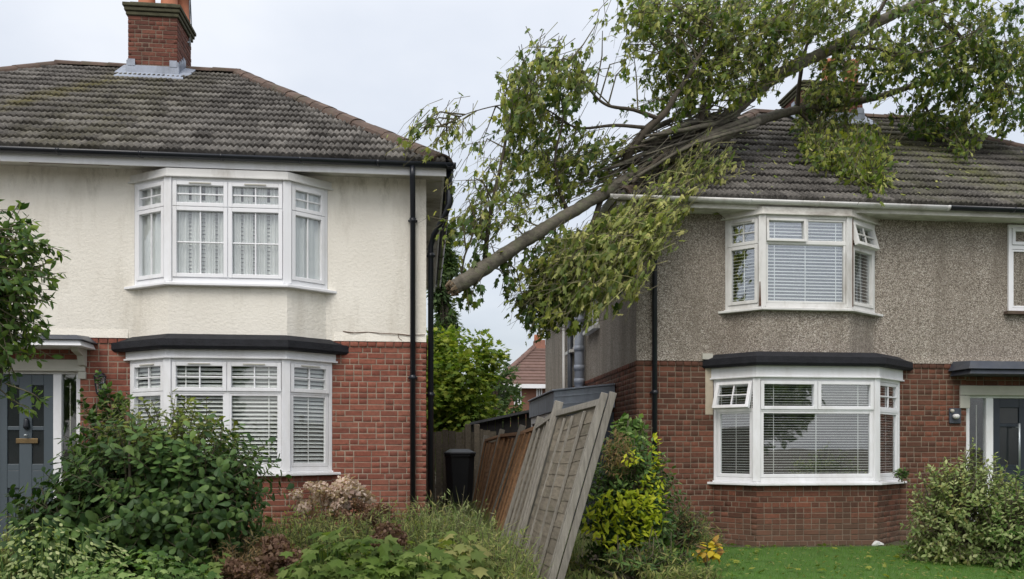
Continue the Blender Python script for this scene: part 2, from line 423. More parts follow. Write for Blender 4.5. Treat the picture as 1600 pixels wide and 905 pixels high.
MAT['leaf_tree_pale'] = leaf_mat('tree_leaf_painted_sky_sheen', [(0.132, 0.177, 0.048), (0.226, 0.282, 0.071), (0.395, 0.414, 0.143), (0.508, 0.477, 0.189)], 0.46, 0.38, 0.32)  # sky glints on glossy leaves, painted in as paler greens
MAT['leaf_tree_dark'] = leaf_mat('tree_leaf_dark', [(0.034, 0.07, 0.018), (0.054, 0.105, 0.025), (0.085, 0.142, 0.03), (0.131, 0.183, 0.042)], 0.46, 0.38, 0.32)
MAT['leaf_bush'] = leaf_mat('bush_leaf', [(0.03, 0.069, 0.02), (0.052, 0.105, 0.031), (0.08, 0.148, 0.04), (0.134, 0.205, 0.056)], 0.5, 0.25, 0.28)  # darkened overall for the shade inside the shrub
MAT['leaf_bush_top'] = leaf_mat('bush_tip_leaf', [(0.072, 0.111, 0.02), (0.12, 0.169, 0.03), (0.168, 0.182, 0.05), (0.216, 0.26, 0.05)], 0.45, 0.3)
MAT['leaf_left'] = leaf_mat('overhang_leaf', [(0.051, 0.094, 0.025), (0.086, 0.149, 0.035), (0.129, 0.204, 0.046), (0.229, 0.296, 0.061)])
MAT['leaf_gap'] = leaf_mat('gap_tree_leaf', [(0.064, 0.115, 0.018), (0.122, 0.189, 0.028), (0.186, 0.243, 0.038), (0.302, 0.323, 0.059)])
MAT['leaf_far'] = leaf_mat('far_tree_leaf', [(0.059, 0.101, 0.043), (0.093, 0.143, 0.06), (0.135, 0.186, 0.079)])
MAT['leaf_gold'] = leaf_mat('golden_leaf', [(0.20, 0.26, 0.018), (0.30, 0.36, 0.02), (0.40, 0.44, 0.03), (0.46, 0.46, 0.05)])
MAT['leaf_dead'] = leaf_mat('dead_leaf', [(0.14, 0.09, 0.05), (0.2, 0.13, 0.075), (0.24, 0.18, 0.09), (0.15, 0.14, 0.06)], 0.8)
MAT['leaf_ivy'] = leaf_mat('ivy_leaf', [(0.055, 0.12, 0.027), (0.099, 0.18, 0.045), (0.165, 0.252, 0.081), (0.264, 0.348, 0.135)])
MAT['leaf_grey'] = leaf_mat('variegated_leaf', [(0.107, 0.164, 0.052), (0.197, 0.268, 0.097), (0.333, 0.388, 0.181), (0.499, 0.522, 0.286)])
MAT['leaf_lime'] = leaf_mat('broad_lime_leaf', [(0.059, 0.103, 0.018), (0.095, 0.149, 0.03), (0.129, 0.186, 0.044), (0.172, 0.215, 0.068)])
MAT['leaf_weed'] = leaf_mat('weed_leaf', [(0.09, 0.13, 0.035), (0.15, 0.202, 0.056), (0.226, 0.246, 0.087), (0.3, 0.275, 0.111)])
MAT['blade'] = leaf_mat('grass_blade', [(0.112, 0.174, 0.054), (0.186, 0.254, 0.095), (0.274, 0.321, 0.147), (0.36, 0.361, 0.189)])
MAT['lawn_blade'] = leaf_mat('lawn_blade', [(0.051, 0.136, 0.016), (0.085, 0.2, 0.023), (0.128, 0.256, 0.033)])  # sunlit look of the grass baked into lighter greens
MAT['petal_pale'] = leaf_mat('faded_hydrangea_petal', [(0.30, 0.21, 0.19), (0.44, 0.33, 0.31), (0.56, 0.45, 0.43), (0.62, 0.53, 0.51)], 0.8)
MAT['petal_brown'] = leaf_mat('brown_hydrangea_petal', [(0.085, 0.045, 0.035), (0.13, 0.075, 0.055), (0.19, 0.115, 0.085), (0.25, 0.17, 0.13)], 0.8)
MAT['wilt'] = leaf_mat('wilted_yellow_leaf', [(0.5, 0.42, 0.02), (0.5, 0.38, 0.04), (0.42, 0.22, 0.1), (0.2, 0.12, 0.06)], 0.7)

# ------------------------------------------------------------------ leaf scattering
def tmpl(outline, centre, fold=0.25, droop=0.2):
    pts = list(outline)
    V = [(x, y, -fold * abs(x) - droop * y * y) for x, y in pts] + [(centre[0], centre[1], -droop * centre[1] ** 2 + 0.02)]
    n = len(pts)
    Fc = [(n, i, (i + 1) % n) for i in range(n)]
    return np.array(V, float), np.array(Fc, int)
def mirror(half): return half + [(-x, y) for x, y in reversed(half) if abs(x) > 1e-6]
T_MAPLE = tmpl(mirror([(0, 0.0), (0.2, 0.06), (0.46, 0.2), (0.3, 0.4), (0.5, 0.72), (0.18, 0.66), (0, 1.0)]), (0, 0.4))
T_SLIM = (T_MAPLE[0] * np.array((0.5, 1.15, 1.0)), T_MAPLE[1])
T_MID = (T_MAPLE[0] * np.array((0.8, 1.1, 1.0)), T_MAPLE[1])
T_OVAL = tmpl(mirror([(0, 0.0), (0.2, 0.3), (0.23, 0.6), (0, 1.0)]), (0, 0.45), 0.35, 0.3)
T_OBOV = tmpl(mirror([(0, 0.0), (0.1, 0.25), (0.25, 0.55), (0.26, 0.78), (0.12, 0.95), (0, 1.0)]), (0, 0.6), 0.3, 0.32)
T_LANCE = tmpl(mirror([(0, 0.0), (0.1, 0.3), (0.09, 0.6), (0, 1.0)]), (0, 0.45), 0.3, 0.35)
T_HEART = tmpl(mirror([(0, 0.0), (0.22, -0.06), (0.42, 0.18), (0.36, 0.5), (0.14, 0.8), (0, 1.0)]), (0, 0.35), 0.22, 0.25)
T_BLADE = (np.array([(-0.012, 0, 0), (0.012, 0, 0), (0.011, 0.45, 0.0), (-0.011, 0.45, 0.0), (0, 1.0, -0.28)], float),
           np.array([(0, 1, 2), (0, 2, 3), (3, 2, 4)], int))
def unit(a): return a / np.maximum(np.linalg.norm(a, axis=-1, keepdims=True), 1e-9)
def leaf_frames(D, N):
    y = unit(D); x = unit(np.cross(y, N)); z = np.cross(x, y)
    return np.stack([x, y, z], axis=2)
def scatter(name, mat, parent, T, P, D, N, S, kind='stuff'):
    V, Fc = T
    M = leaf_frames(D, N)
    X = np.einsum('nij,kj->nki', M, V) * S[:, None, None] + P[:, None, :]
    n, k = len(P), len(V)
    FF = (Fc[None] + (np.arange(n) * k)[:, None, None]).reshape(-1, 3)
    return np_mesh(name, X.reshape(-1, 3), FF, mat, parent, kind)
def leaf_mesh(name, T, mat):
    me = bpy.data.meshes.new(name); me.from_pydata([tuple(v) for v in T[0]], [], [tuple(int(i) for i in f) for f in T[1]]); me.materials.append(mat); return me
def scatter_some(name, mat, parent, T, P, D, N, S, singles=0):
    """the nearest `singles` leaves become parts of their own, the rest one stuff part"""
    if singles:
        d = np.linalg.norm(P - np.array([0, 0, EYE]), axis=1) / S
        o = np.argsort(d); a, b = o[:singles], o[singles:]
        me = leaf_mesh('leaf', T, mat); M = leaf_frames(D[a], N[a])
        for i, k in enumerate(a):
            ob = bpy.data.objects.new('leaf', me)
            mm = Matrix(M[i].tolist()).to_4x4(); mm.translation = Vector(P[k])
            ob.matrix_basis = mm @ Matrix.Scale(float(S[k]), 4)
            link(ob, parent)
        P, D, N, S = P[b], D[b], N[b], S[b]
    return scatter(name, mat, parent, T, P, D, N, S)

def rand_dir(n):
    return unit(rng.normal(size=(n, 3)))
def lump(d, seed, amt=0.22, sc=2.2):
    return 1 + amt * mnoise.noise(Vector(d) * sc + Vector((seed, seed * 1.7, -seed)))

def bush(name, label, cat, base, radii, height, T, leaf_size, n_shoots, mats, per=8, shoot=0.28, singles=0, group=None,
         droop=0.0, bottom=0.05, stems=10, shell=0.45, seed=1, lift=0.35, skirt=.22, keep=None, twigs=True, tops=None, lean=(0, 0)):
    """shrub: woody stems from the base, leafy shoots through an uneven crown"""
    base = Vector(base)
    root = thing(name, label, cat, base, group)
    C = base + Vector((lean[0], lean[1], bottom + (height - bottom) / 2)); rz = (height - bottom) / 2
    P = []; D = []; N = []; S = []; topf = []
    ms, mt = MB(), MB()
    for i in range(stems):
        w = 2 * math.pi * i / stems + random.random(); rr = random.uniform(0.2, 0.75)
        tip = C + Vector((math.cos(w) * radii[0] * rr, math.sin(w) * radii[1] * rr, rz * random.uniform(0.1, 0.75)))
        b0 = base + Vector((math.cos(w) * radii[0] * 0.12, math.sin(w) * radii[1] * 0.12, -0.03))
        mid = b0.lerp(tip, 0.5) + Vector((random.uniform(-1, 1), random.uniform(-1, 1), 0.5)) * 0.08 * height
        ms.tube([b0, mid, tip], [0.018 * height, 0.011 * height, 0.004 * height], 6)
    for i in range(n_shoots):
        d = Vector(rand_dir(1)[0]); rad = random.uniform(shell, 1) ** 0.6 * lump(d, seed)
        fl = min((max(1 - d.z * d.z, .05)) ** -skirt, 1.6) if d.z < 0 else 1.0
        p = C + Vector((d.x * radii[0] * fl, d.y * radii[1] * fl, d.z * rz)) * rad
        if p.z < base.z + 0.02: p.z = base.z + random.uniform(0.02, 0.15)
        if keep and not keep(p): continue
        g = (d + Vector((0, 0, lift - droop)) + Vector(rand_dir(1)[0]) * 0.45).normalized()
        L = shoot * random.uniform(0.7, 1.3)
        p0 = p - g * L
        if twigs: mt.tube([p0 - g * L * 0.6, p0, p], [0.006, 0.005, 0.002], 4, False)
        k = max(2, int(per * random.uniform(0.7, 1.3)))
        top = d.z * rz
        for j in range(k):
            t = (j + 0.5) / k; w = j * 2.4 + random.random()
            a = g.orthogonal().normalized(); b = g.cross(a)
            out = a * math.cos(w) + b * math.sin(w)
            dd = (out * random.uniform(0.8, 1.1) + g * (0.3 + 0.7 * t) + Vector((0, 0, -droop))).normalized()
            P.append(p0 + g * L * t); D.append(dd); N.append((g + Vector((0, 0, 0.8)) + d * 0.4)); S.append(leaf_size * random.uniform(0.6, 1.25)); topf.append(d.z + random.uniform(-0.15, 0.15))
    P, D, N, S, topf = (np.array(x, float) for x in (P, D, N, S, topf))
    if stems: ms.build('stem', MAT['bark_dark'], root, True)
    if twigs: mt.build('twigs', MAT['twig'], root, kind='stuff')
    mats = mats if isinstance(mats, list) else [mats]
    sel = rng.random(len(P))
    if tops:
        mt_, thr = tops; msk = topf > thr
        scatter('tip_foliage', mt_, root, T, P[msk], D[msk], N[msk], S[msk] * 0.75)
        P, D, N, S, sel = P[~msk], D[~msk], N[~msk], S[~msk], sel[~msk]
    for i, m in enumerate(mats):
        msk = (sel >= i / len(mats)) & (sel < (i + 1) / len(mats))
        if msk.sum(): scatter_some('foliage', m, root, T, P[msk], D[msk], N[msk], S[msk], singles if i == 0 else 0)
    return root

# ------------------------------------------------------------------ ground
def gz(x, y):
    def st(a, b, t):
        t = min(max((t - a) / (b - a), 0), 1); return t * t * (3 - 2 * t)
    g = 0.2 * st(11.5, 16.5, y)
    g += 0.10 * st(1.0, -1.5, x) * st(4, 8, y) * (1 - st(11.5, 16.5, y))
    return g
def ground_sheet():
    xs = [-1500, -400, -120, -60, -30] + [x * 0.5 for x in range(-40, 61)] + [40, 60, 120, 400, 1500]
    ys = [-600, -150, -50, -20] + [y * 0.5 for y in range(-20, 101)] + [70, 120, 300, 800, 2500]
    V = np.array([(x, y, gz(x, y)) for y in ys for x in xs]); nx = len(xs)
    Fc = np.array([(j * nx + i, j * nx + i + 1, (j + 1) * nx + i + 1, (j + 1) * nx + i) for j in range(len(ys) - 1) for i in range(nx - 1)])
    o = np_mesh('ground', V, Fc, MAT['soil'], None, 'structure', True)
    return o
ground_sheet()

MAT['asphalt'] = plain('asphalt', (0.075, 0.075, 0.078), 0.9, 0.2, 3, 0.4, 60)
MAT['paving'] = plain('concrete_paving', (0.32, 0.31, 0.29), 0.9, 0.15, 2, 0.2, 40)
m = MB(); m.box(-60, 60, 0.6, 3.0, -.1, .05); m.box(-60, 60, -9.0, -7.0, -.1, .12); m.build('pavement', MAT['paving'], None, kind='structure')
m = MB(); m.box(-60, 60, -6.85, .45, -.1, .004); m.build('road', MAT['asphalt'], None, kind='structure')
m = MB(); m.box(-60, 60, .452, .598, -.1, .06); m.box(-60, 60, -6.998, -6.852, -.1, .125); m.build('kerb', MAT['paving'], None, kind='structure')

# ------------------------------------------------------------------ bricks
def brick_geo(L, H=0.065, D=0.05, c=0.004):
    """brick with its worn arrises chamfered; front face at n=0, s centred, z centred, body behind (+y)"""
    a, h = L / 2, H / 2
    V = [(-a, c, -h), (a, c, -h), (a, c, h), (-a, c, h),
         (-a + c, 0, -h + c), (a - c, 0, -h + c), (a - c, 0, h - c), (-a + c, 0, h - c),
         (-a, D, -h), (a, D, -h), (a, D, h), (-a, D, h)]
    Fc = [(4, 5, 6, 7), (0, 1, 5, 4), (1, 2, 6, 5), (2, 3, 7, 6), (3, 0, 4, 7), (8, 9, 1, 0), (9, 10, 2, 1), (10, 11, 3, 2), (11, 8, 0, 3)]
    return np.array(V, float), np.array(Fc, int)
BR_S, BR_H = brick_geo(0.215), brick_geo(0.1025)
def lay(out, O, S, N, length, z0, z1, hp=0.55, proud_top=0.0):
    """fill a wall strip with courses: out gets (centre, along, normal, brick length)"""
    n = max(1, round((z1 - z0) / 0.075)); ch = (z1 - z0) / n
    for r in range(n):
        s = random.choice((0, -0.06, -0.11)); z = z0 + (r + 0.5) * ch
        top = (r == n - 1)
        while s < length - 0.02:
            L = 0.1025 if (random.random() < hp or (top and proud_top)) else 0.215
            a, b = max(s, 0), min(s + L, length)
            if b - a > 0.025:
                out.append((O + S * ((a + b) / 2) + N * (random.uniform(-0.003, 0.003) + (proud_top if top else 0)) + Vector((0, 0, z - O.z)), S, N, b - a - 0.001, ch - 0.0115))
            s += L + 0.0105
def set_bricks(bricks, mat, parent, singles):
    """nearest ones one by one, the others joined"""
    front = [b for b in bricks]
    front.sort(key=lambda b: (Vector((0, 0, EYE)) - b[0]).length - 3.0 * b[3])
    vis = front[:singles]; rest = front[singles:]
    mS = bpy.data.meshes.new('brick'); mS.from_pydata(BR_S[0].tolist(), [], BR_S[1].tolist()); mS.materials.append(mat)
    mH = bpy.data.meshes.new('brick'); mH.from_pydata(BR_H[0].tolist(), [], BR_H[1].tolist()); mH.materials.append(mat)
    for c, S, N, L, H in vis:
        big = L > 0.15
        o = bpy.data.objects.new('brick', mS if big else mH)
        rot = Matrix((S, -N, Vector((0, 0, 1)))).transposed().to_4x4()
        rot.translation = c
        o.matrix_basis = rot @ Matrix.Diagonal((L / (0.215 if big else 0.1025), 1, H / 0.065, 1))
        link(o, parent)
    if rest:
        Vs = []; Fs = []; k = 0
        for c, S, N, L, H in rest:
            V, Fc = brick_geo(L, H)
            W3 = V[:, :1] * np.array(S) + V[:, 1:2] * np.array(-N) + V[:, 2:3] * np.array((0, 0, 1.0)) + np.array(c)
            Vs.append(W3); Fs.append(Fc + k); k += len(V)
        np_mesh('brickwork', np.concatenate(Vs), np.concatenate(Fs), mat, parent, 'stuff')

# ------------------------------------------------------------------ roof tiles
TW, TG = 0.228, 0.36
def tile_geo():
    k = 13; V = []
    xs = [TW * i / (k - 1) for i in range(k)]
    hs = [0.0] * k
    for i, x in enumerate(xs):
        ph = (x / TW * 3) % 1.0
        hs[i] = 0.034 * max(0, math.sin(math.pi * ph)) ** 1.2
    for (y, zo) in ((0.0, 0.047), (0.40, 0.010)):
        for i in range(k): V.append((xs[i], y, zo + hs[i]))
    for i in range(k): V.append((xs[i], 0.006, 0.006 + hs[i] * 0.35))
    Fc = []
    for i in range(k - 1): Fc.append((i, i + 1, k + i + 1, k + i))
    for i in range(k - 1): Fc.append((2 * k + i, 2 * k + i + 1, i + 1, i))
    return np.array(V, float), np.array(Fc, int)
TV, TF = tile_geo()
def slope_tiles(O, S, U, N, length, b0, b1, t0, t1):
    """tiles on a slope: O eave origin, S along eave, U up slope, N normal; the span narrows from b0..b1 at the eave to t0..t1 at the top"""
    whole, cut = [], []
    rows = int(math.ceil(length / TG))
    O = Vector(O)
    for r in range(rows):
        u = r * TG
        sh = (r % 2) * TW / 3
        fa, fb = u / length, min((u + TG) / length, 1)
        lo, hi = b0 + (t0 - b0) * fa, b1 + (t1 - b1) * fa
        c0 = math.floor((lo - sh) / TW); c1 = math.ceil((hi - sh) / TW)
        for c in range(c0, c1 + 1):
            s = c * TW + sh
            if s + TW < lo or s > hi: continue
            j = (random.uniform(-0.005, 0.005), random.uniform(-0.012, 0.012) - (.05 if random.random() < .02 else 0), random.uniform(0, 0.009), random.uniform(-0.02, 0.02))
            lo2, hi2 = b0 + (t0 - b0) * fb, b1 + (t1 - b1) * fb
            if s >= max(lo, lo2) and s + TW <= min(hi, hi2) and u + 0.4 <= length: whole.append((s, u, j))
            else: cut.append((s, u, j))
    return dict(O=O, S=S, U=U, N=N, L=length, b=(b0, b1), t=(t0, t1), whole=whole, cut=cut)
def set_tiles(sl, mat, parent, singles):
    O, S, U, N = sl['O'], sl['S'], sl['U'], sl['N']
    rotm = Matrix((S, U, N)).transposed()
    A = np.array(rotm)
    me = bpy.data.meshes.new('roof_tile'); me.from_pydata(TV.tolist(), [], TF.tolist()); me.materials.append(mat)
    me.polygons.foreach_set('use_smooth', [True] * (len(TF) // 2) + [False] * (len(TF) // 2))
    pos = [(O + S * s + U * u, (s, u, j)) for (s, u, j) in sl['whole']]
    inview = lambda p: -30 < proj(p)[0] < 1630
    pos.sort(key=lambda q: ((Vector((0, 0, EYE)) - q[0]).length + (0 if inview(q[0]) else 100)))
    for p, (s, u, j) in pos[:singles]:
        o = bpy.data.objects.new('roof_tile', me)
        m = (rotm @ Matrix.Rotation(j[3], 3, 'Z')).to_4x4(); m.translation = p + S * j[0] + U * j[1] + N * j[2]
        o.matrix_basis = m; link(o, parent)
    Vs = []; Fs = []; k = 0
    rest = [q[1] for q in pos[singles:]] + sl['cut']
    for (s, u, j) in rest:
        V = TV + np.array((s + j[0], u + j[1], j[2]))
        V[:, 1] = np.minimum(V[:, 1], sl['L'])
        f = np.clip(V[:, 1] / sl['L'], 0, 1)
        lo = sl['b'][0] + (sl['t'][0] - sl['b'][0]) * f; hi = sl['b'][1] + (sl['t'][1] - sl['b'][1]) * f
        V[:, 0] = np.clip(V[:, 0], lo, hi)
        Vs.append(V @ A.T + np.array(O)); Fs.append(TF + k); k += len(V)
    if Vs: np_mesh('roof_tiling', np.concatenate(Vs), np.concatenate(Fs), mat, parent, 'stuff')
def ridge_tiles(name, a, b, mat, parent, r=0.15, step=0.42):
    a, b = Vector(a), Vector(b); d = (b - a); L = d.length; d.normalize()
    side = d.cross(Vector((0, 0, 1))).normalized(); up = side.cross(d).normalized()
    n = max(1, round(L / step)); st = L / n; K = 8
    def geo():
        m = MB()
        def ring(y, rr):
            return [Vector((rr * math.cos(math.pi * k / K) * 1.1, y, rr * 0.75 * math.sin(math.pi * k / K) - 0.04)) for k in range(K + 1)]
        r0, r1, q0 = ring(0, r), ring(st * 1.06, r * 0.93), ring(0, r * 0.82)
        for k in range(K):
            m.poly([r0[k], r1[k], r1[k + 1], r0[k + 1]]); m.poly([q0[k + 1], q0[k], r0[k], r0[k + 1]])
        return m.mesh(name, mat)
    me = geo()
    rot = Matrix((side, d, up)).transposed().to_4x4()
    for i in range(n):
        o = bpy.data.objects.new(name, me)
        m = rot @ Matrix.Rotation(random.uniform(-0.02, 0.02), 4, 'Z'); m.translation = a + d * st * i + up * random.uniform(-0.006, 0.008)
        o.matrix_basis = m; link(o, parent)

def gutter(mb, a, b, r=0.056):
    """half-round channel with rolled lips from a to b"""
    a, b = Vector(a), Vector(b); d = (b - a).normalized(); side = d.cross(Vector((0, 0, 1))).normalized()
    K = 8
    def ring(p, rr, up): return [p + side * rr * math.cos(math.pi + math.pi * k / K) + Vector((0, 0, rr * math.sin(math.pi + math.pi * k / K))) for k in (range(K + 1) if up else range(K, -1, -1))]
    A = ring(a, r, True) + ring(a, r * 0.88, False); B = ring(b, r, True) + ring(b, r * 0.88, False)
    mb.loft(A, B)
    n = max(2, int((b - a).length / 0.9))
    for k in range(n + 1):   # brackets / unions
        p = a + d * (b - a).length * k / n
        mb.loft(ring(p - d * 0.02, r * 1.1, True) + ring(p - d * 0.02, r * 0.99, False), ring(p + d * 0.02, r * 1.1, True) + ring(p + d * 0.02, r * 0.99, False))

# ------------------------------------------------------------------ windows
def frame_of(p0, p1, z):
    O = Vector((p0[0], p0[1], z)); S = Vector((p1[0] - p0[0], p1[1] - p0[1], 0)); L = S.length; S.normalize()
    N = Vector((S.y, -S.x, 0))      # outward: to the viewer's side when walking left to right
    return (O, S, N), L
def light(parent, fr, s0, s1, z0, z1, nv=0, nh=0, sash=True, tilt=0.0, bar=0.018, smat=None, sw=0.048, hbar_at=0.5, vent=False, gmat=None):
    """one glazed light: sash frame with its bars, a pane"""
    smat = smat or MAT['upvc']
    m = MB(); n0, n1 = (-0.05, 0.014) if sash else (-0.05, -0.008)
    w = sw
    m.pbox(fr, s0, s0 + w, n0, n1, z0, z1); m.pbox(fr, s1 - w, s1, n0, n1, z0, z1)
    m.pbox(fr, s0 + w, s1 - w, n0, n1 - 0.001, z0, z0 + w); m.pbox(fr, s0 + w, s1 - w, n0, n1 - 0.001, z1 - w, z1)
    a, b, c, d = s0 + w, s1 - w, z0 + w, z1 - w
    for k in range(nv):
        x = a + (b - a) * (k + 1) / (nv + 1); m.pbox(fr, x - bar / 2, x + bar / 2, -0.028, -0.006, c, d)
    for k in range(nh):
        z = c + (d - c) * (hbar_at if nh == 1 else (k + 1) / (nh + 1)); m.pbox(fr, a, b, -0.027, -0.005, z - bar / 2, z + bar / 2)
    p = MB(); p.pbox(fr, a - 0.004, b + 0.004, -0.034, -0.030, c - 0.004, d + 0.004)
    if tilt:   # top-hung: the foot swings out
        O, S, N = fr; piv = O + Vector((0, 0, z1)) 
        ax = S; rot = Matrix.Rotation(tilt, 4, ax)
        for q in (m, p): q.v = [tuple(piv + (rot @ (Vector(v) - piv))) for v in q.v]
    sobj = m.build('sash', smat, parent, bevel=0.005)
    p.build('pane', gmat or MAT['glass'], parent)
    if vent and not tilt:
        v = MB(); x = (s0 + s1) / 2; v.pbox(fr, x - 0.13, x + 0.13, n1, n1 + 0.012, z1 - 0.03, z1 - 0.016); v.build('trickle_vent', MAT['ledge'], parent)
def blind(parent, fr, L, z0, z1, pitch, depth, tilt, off=-0.10):
    O, S, N = fr; m = MB()
    z = z1 - 0.03
    ct, st_ = math.cos(tilt) * depth / 2, math.sin(tilt) * depth / 2
    while z > z0:
        c0 = O + S * 0.03 + N * off; c1 = O + S * (L - 0.03) + N * off
        j = random.uniform(-0.002, 0.002)
        q = []
        for dz in (0, 0.0025):
            for (c, sg) in ((c0, 1), (c1, 1), (c1, -1), (c0, -1)):
                p = c + N * ct * sg; q.append((p.x, p.y, O.z + z + j - st_ * sg + dz))
        m.hexa(q); z -= pitch
    for f in (0.15, 0.5, 0.85):
        m.pbox(fr, L * f - 0.006, L * f + 0.006, off + depth / 2 + 0.002, off + depth / 2 + 0.004, z0, z1)
    m.pbox(fr, 0.02, L - 0.02, off - depth / 2 - 0.003, off + depth / 2 + 0.003, z1 - 0.028, z1 + 0.02)
    return m.build('blind', MAT['slat'], parent)
def curtain(parent, fr, s0, s1, z0, z1, off=-0.2, waves=7, amp=0.03):
    O, S, N = fr; k = waves * 8; V = []; 
    for i in range(k + 1):
        s = s0 + (s1 - s0) * i / k; w = amp * math.sin(2 * math.pi * waves * i / k + 0.8 * math.sin(i * 0.37)) 
        p = O + S * s + N * (off + w)
        V += [(p.x, p.y, O.z + z0), (p.x, p.y, O.z + z1)]
    Fc = [(2 * i, 2 * i + 2, 2 * i + 3, 2 * i + 1) for i in range(k)]
    return np_mesh('curtain', np.array(V), np.array(Fc), MAT['curtain'], parent, None, True)
def offset_poly(pts, d):
    """move a left-to-right open polyline outward by d, its two ends kept on the wall line"""
    out = []
    n = len(pts)
    for i, p in enumerate(pts):
        ns = []
        if i > 0: a = Vector(pts[i]) - Vector(pts[i - 1]); ns.append(Vector((a.y, -a.x)).normalized())
        if i < n - 1: a = Vector(pts[i + 1]) - Vector(pts[i]); ns.append(Vector((a.y, -a.x)).normalized())
        if len(ns) == 2:
            b = (ns[0] + ns[1]).normalized(); q = Vector(p) + b * d / max(b.dot(ns[0]), 0.3)
        else:
            # slide along the wall
            seg = ns[0]; wall = Vector((-1, 0)) if i == 0 else Vector((1, 0))
            q = Vector(p) + wall * d / max(wall.dot(seg), 0.5)
        out.append((q.x, q.y))
    return out

def bay(root, name, poly, yw, z0, z1, head, panels, fmat, sill_out=0.07, blinds=None, curtains=None, label=None, sill_mat=None, gmat=None):
    """canted bay: poly = 4 plan points left to right; panels = three lists of lights (fractions)"""
    m = MB(); up = Vector((0, 0, 1))
    frs = []
    for i in range(3):
        fr, L = frame_of(poly[i], poly[i + 1], z0); frs.append((fr, L))
        e0 = 0.055 if i > 0 else 0.045; e1 = 0.055 if i < 2 else 0.045
        H = z1 - z0
        m.pbox(fr, -0.0, e0, -0.09, 0.0, 0, H); m.pbox(fr, L - e1, L, -0.09, 0.0, 0, H)
        m.pbox(fr, e0, L - e1, -0.085, -0.002, 0, 0.05); m.pbox(fr, e0, L - e1, -0.085, -0.002, H - 0.045, H)
        for (kind, *r) in panels[i]['frame']:
            a0, a1 = e0, L - e1
            if kind == 'v': x = a0 + (a1 - a0) * r[0]; m.pbox(fr, x - 0.03, x + 0.03, -0.083, -0.004, 0.05 + (H - 0.095) * r[1], 0.05 + (H - 0.095) * r[2])
            else: z = 0.05 + (H - 0.095) * r[0]; m.pbox(fr, a0, a1, -0.084, -0.003, z - 0.024, z + 0.024)
    # corner covers
    for i in (1, 2):
        p = Vector((poly[i][0], poly[i][1], 0))
        n = (frs[i - 1][0][2] + frs[i][0][2]).normalized(); t = Vector((-n.y, n.x, 0))
        fr = (Vector((p.x, p.y, z0)) , t, n)
        m.pbox(fr, -0.05, 0.05, -0.10, 0.006, 0.0, z1 - z0)
    part = m.build(name, fmat, root, bevel=0.004, label=label)
    for i in range(3):
        fr, L = frs[i]; H = z1 - z0
        e0 = 0.055 if i > 0 else 0.045; e1 = 0.055 if i < 2 else 0.045
        for lt in panels[i]['lights']:
            a0, a1 = e0, L - e1; b0, b1 = 0.05, H - 0.045
            light(part, fr, a0 + (a1 - a0) * lt[0] + 0.004, a0 + (a1 - a0) * lt[1] - 0.004, b0 + (b1 - b0) * lt[2] + 0.003, b0 + (b1 - b0) * lt[3] - 0.003, *lt[4:6], **(lt[6] if len(lt) > 6 else {}), smat=fmat, gmat=gmat)
        if blinds and blinds[i]: blind(part, fr, L, blinds[i].get('z0', 0.03), blinds[i].get('z1', H - 0.05), blinds[i]['pitch'], blinds[i]['depth'], blinds[i]['tilt'], blinds[i].get('off', -0.13))
        if curtains and curtains[i]:
            for c in curtains[i]: curtain(part, fr, c[0] * L, c[1] * L, 0.02, H - 0.02, c[2], c[3], c[4])
    # sill
    s = MB(); o1 = offset_poly(poly, sill_out); 
    ring = [(p[0], p[1]) for p in o1] + [(o1[-1][0], yw + 0.03), (o1[0][0], yw + 0.03)]
    s.prism(ring, z0 - 0.055, z0 - 0.022)
    o2 = offset_poly(poly, 0.012); s.prism([(p[0], p[1]) for p in o2] + [(o2[-1][0], yw + 0.03), (o2[0][0], yw + 0.03)], z0 - 0.021, z0 - 0.001)
    s.build('sill', sill_mat or MAT['upvc'], part, bevel=0.005)
    # head board
    hb = MB(); o3 = offset_poly(poly, 0.03)
    hb.prism([(p[0], p[1]) for p in o3] + [(o3[-1][0], yw + 0.02), (o3[0][0], yw + 0.02)], z1 + 0.001, z1 + head)
    o4 = offset_poly(poly, 0.045)
    hb.prism([(p[0], p[1]) for p in o4] + [(o4[-1][0], yw + 0.015), (o4[0][0], yw + 0.015)], z1 - 0.004, z1 + 0.018)
    hb.build('head_board', panels[1].get('headmat', fmat), part, bevel=0.003)
    return part
def room(root, x0, x1, y0, y1, z0, z1):
    m = MB()
    P = [(x0, y0, z0), (x1, y0, z0), (x1, y1, z0), (x0, y1, z0), (x0, y0, z1), (x1, y0, z1), (x1, y1, z1), (x0, y1, z1)]
    for q in ((0, 1, 2, 3), (4, 7, 6, 5), (1, 5, 6, 2), (2, 6, 7, 3), (3, 7, 4, 0)): m.poly([P[k] for k in q])
    return m.build('room', MAT['room'], root)
def bay_roof(root, poly, yw, z0, z1, mat, out=0.13):
    m = MB(); o = offset_poly(poly, out); q = offset_poly(poly, out - 0.02); inn = offset_poly(poly, -0.02)
    def ring(pp, z): return [(p[0], p[1], z) for p in pp] + [(pp[-1][0], yw - 0.001, z), (pp[0][0], yw - 0.001, z)]
    h = z1 - z0
    m.loft(ring(q, z0), ring(o, z0 + 0.03)); m.loft(ring(o, z0 + 0.031), ring(o, z0 + h * 0.6))
    a = ring(q, z0 + h * 0.6 + 0.001)
    b = [(p[0], p[1] , z1 - 0.001) for p in inn] + [(inn[-1][0], yw - 0.002, z1), (inn[0][0], yw - 0.002, z1)]
    m.loft(a, b)
    return m.build('bay_roof', mat, root, bevel=0.012, normals=True)

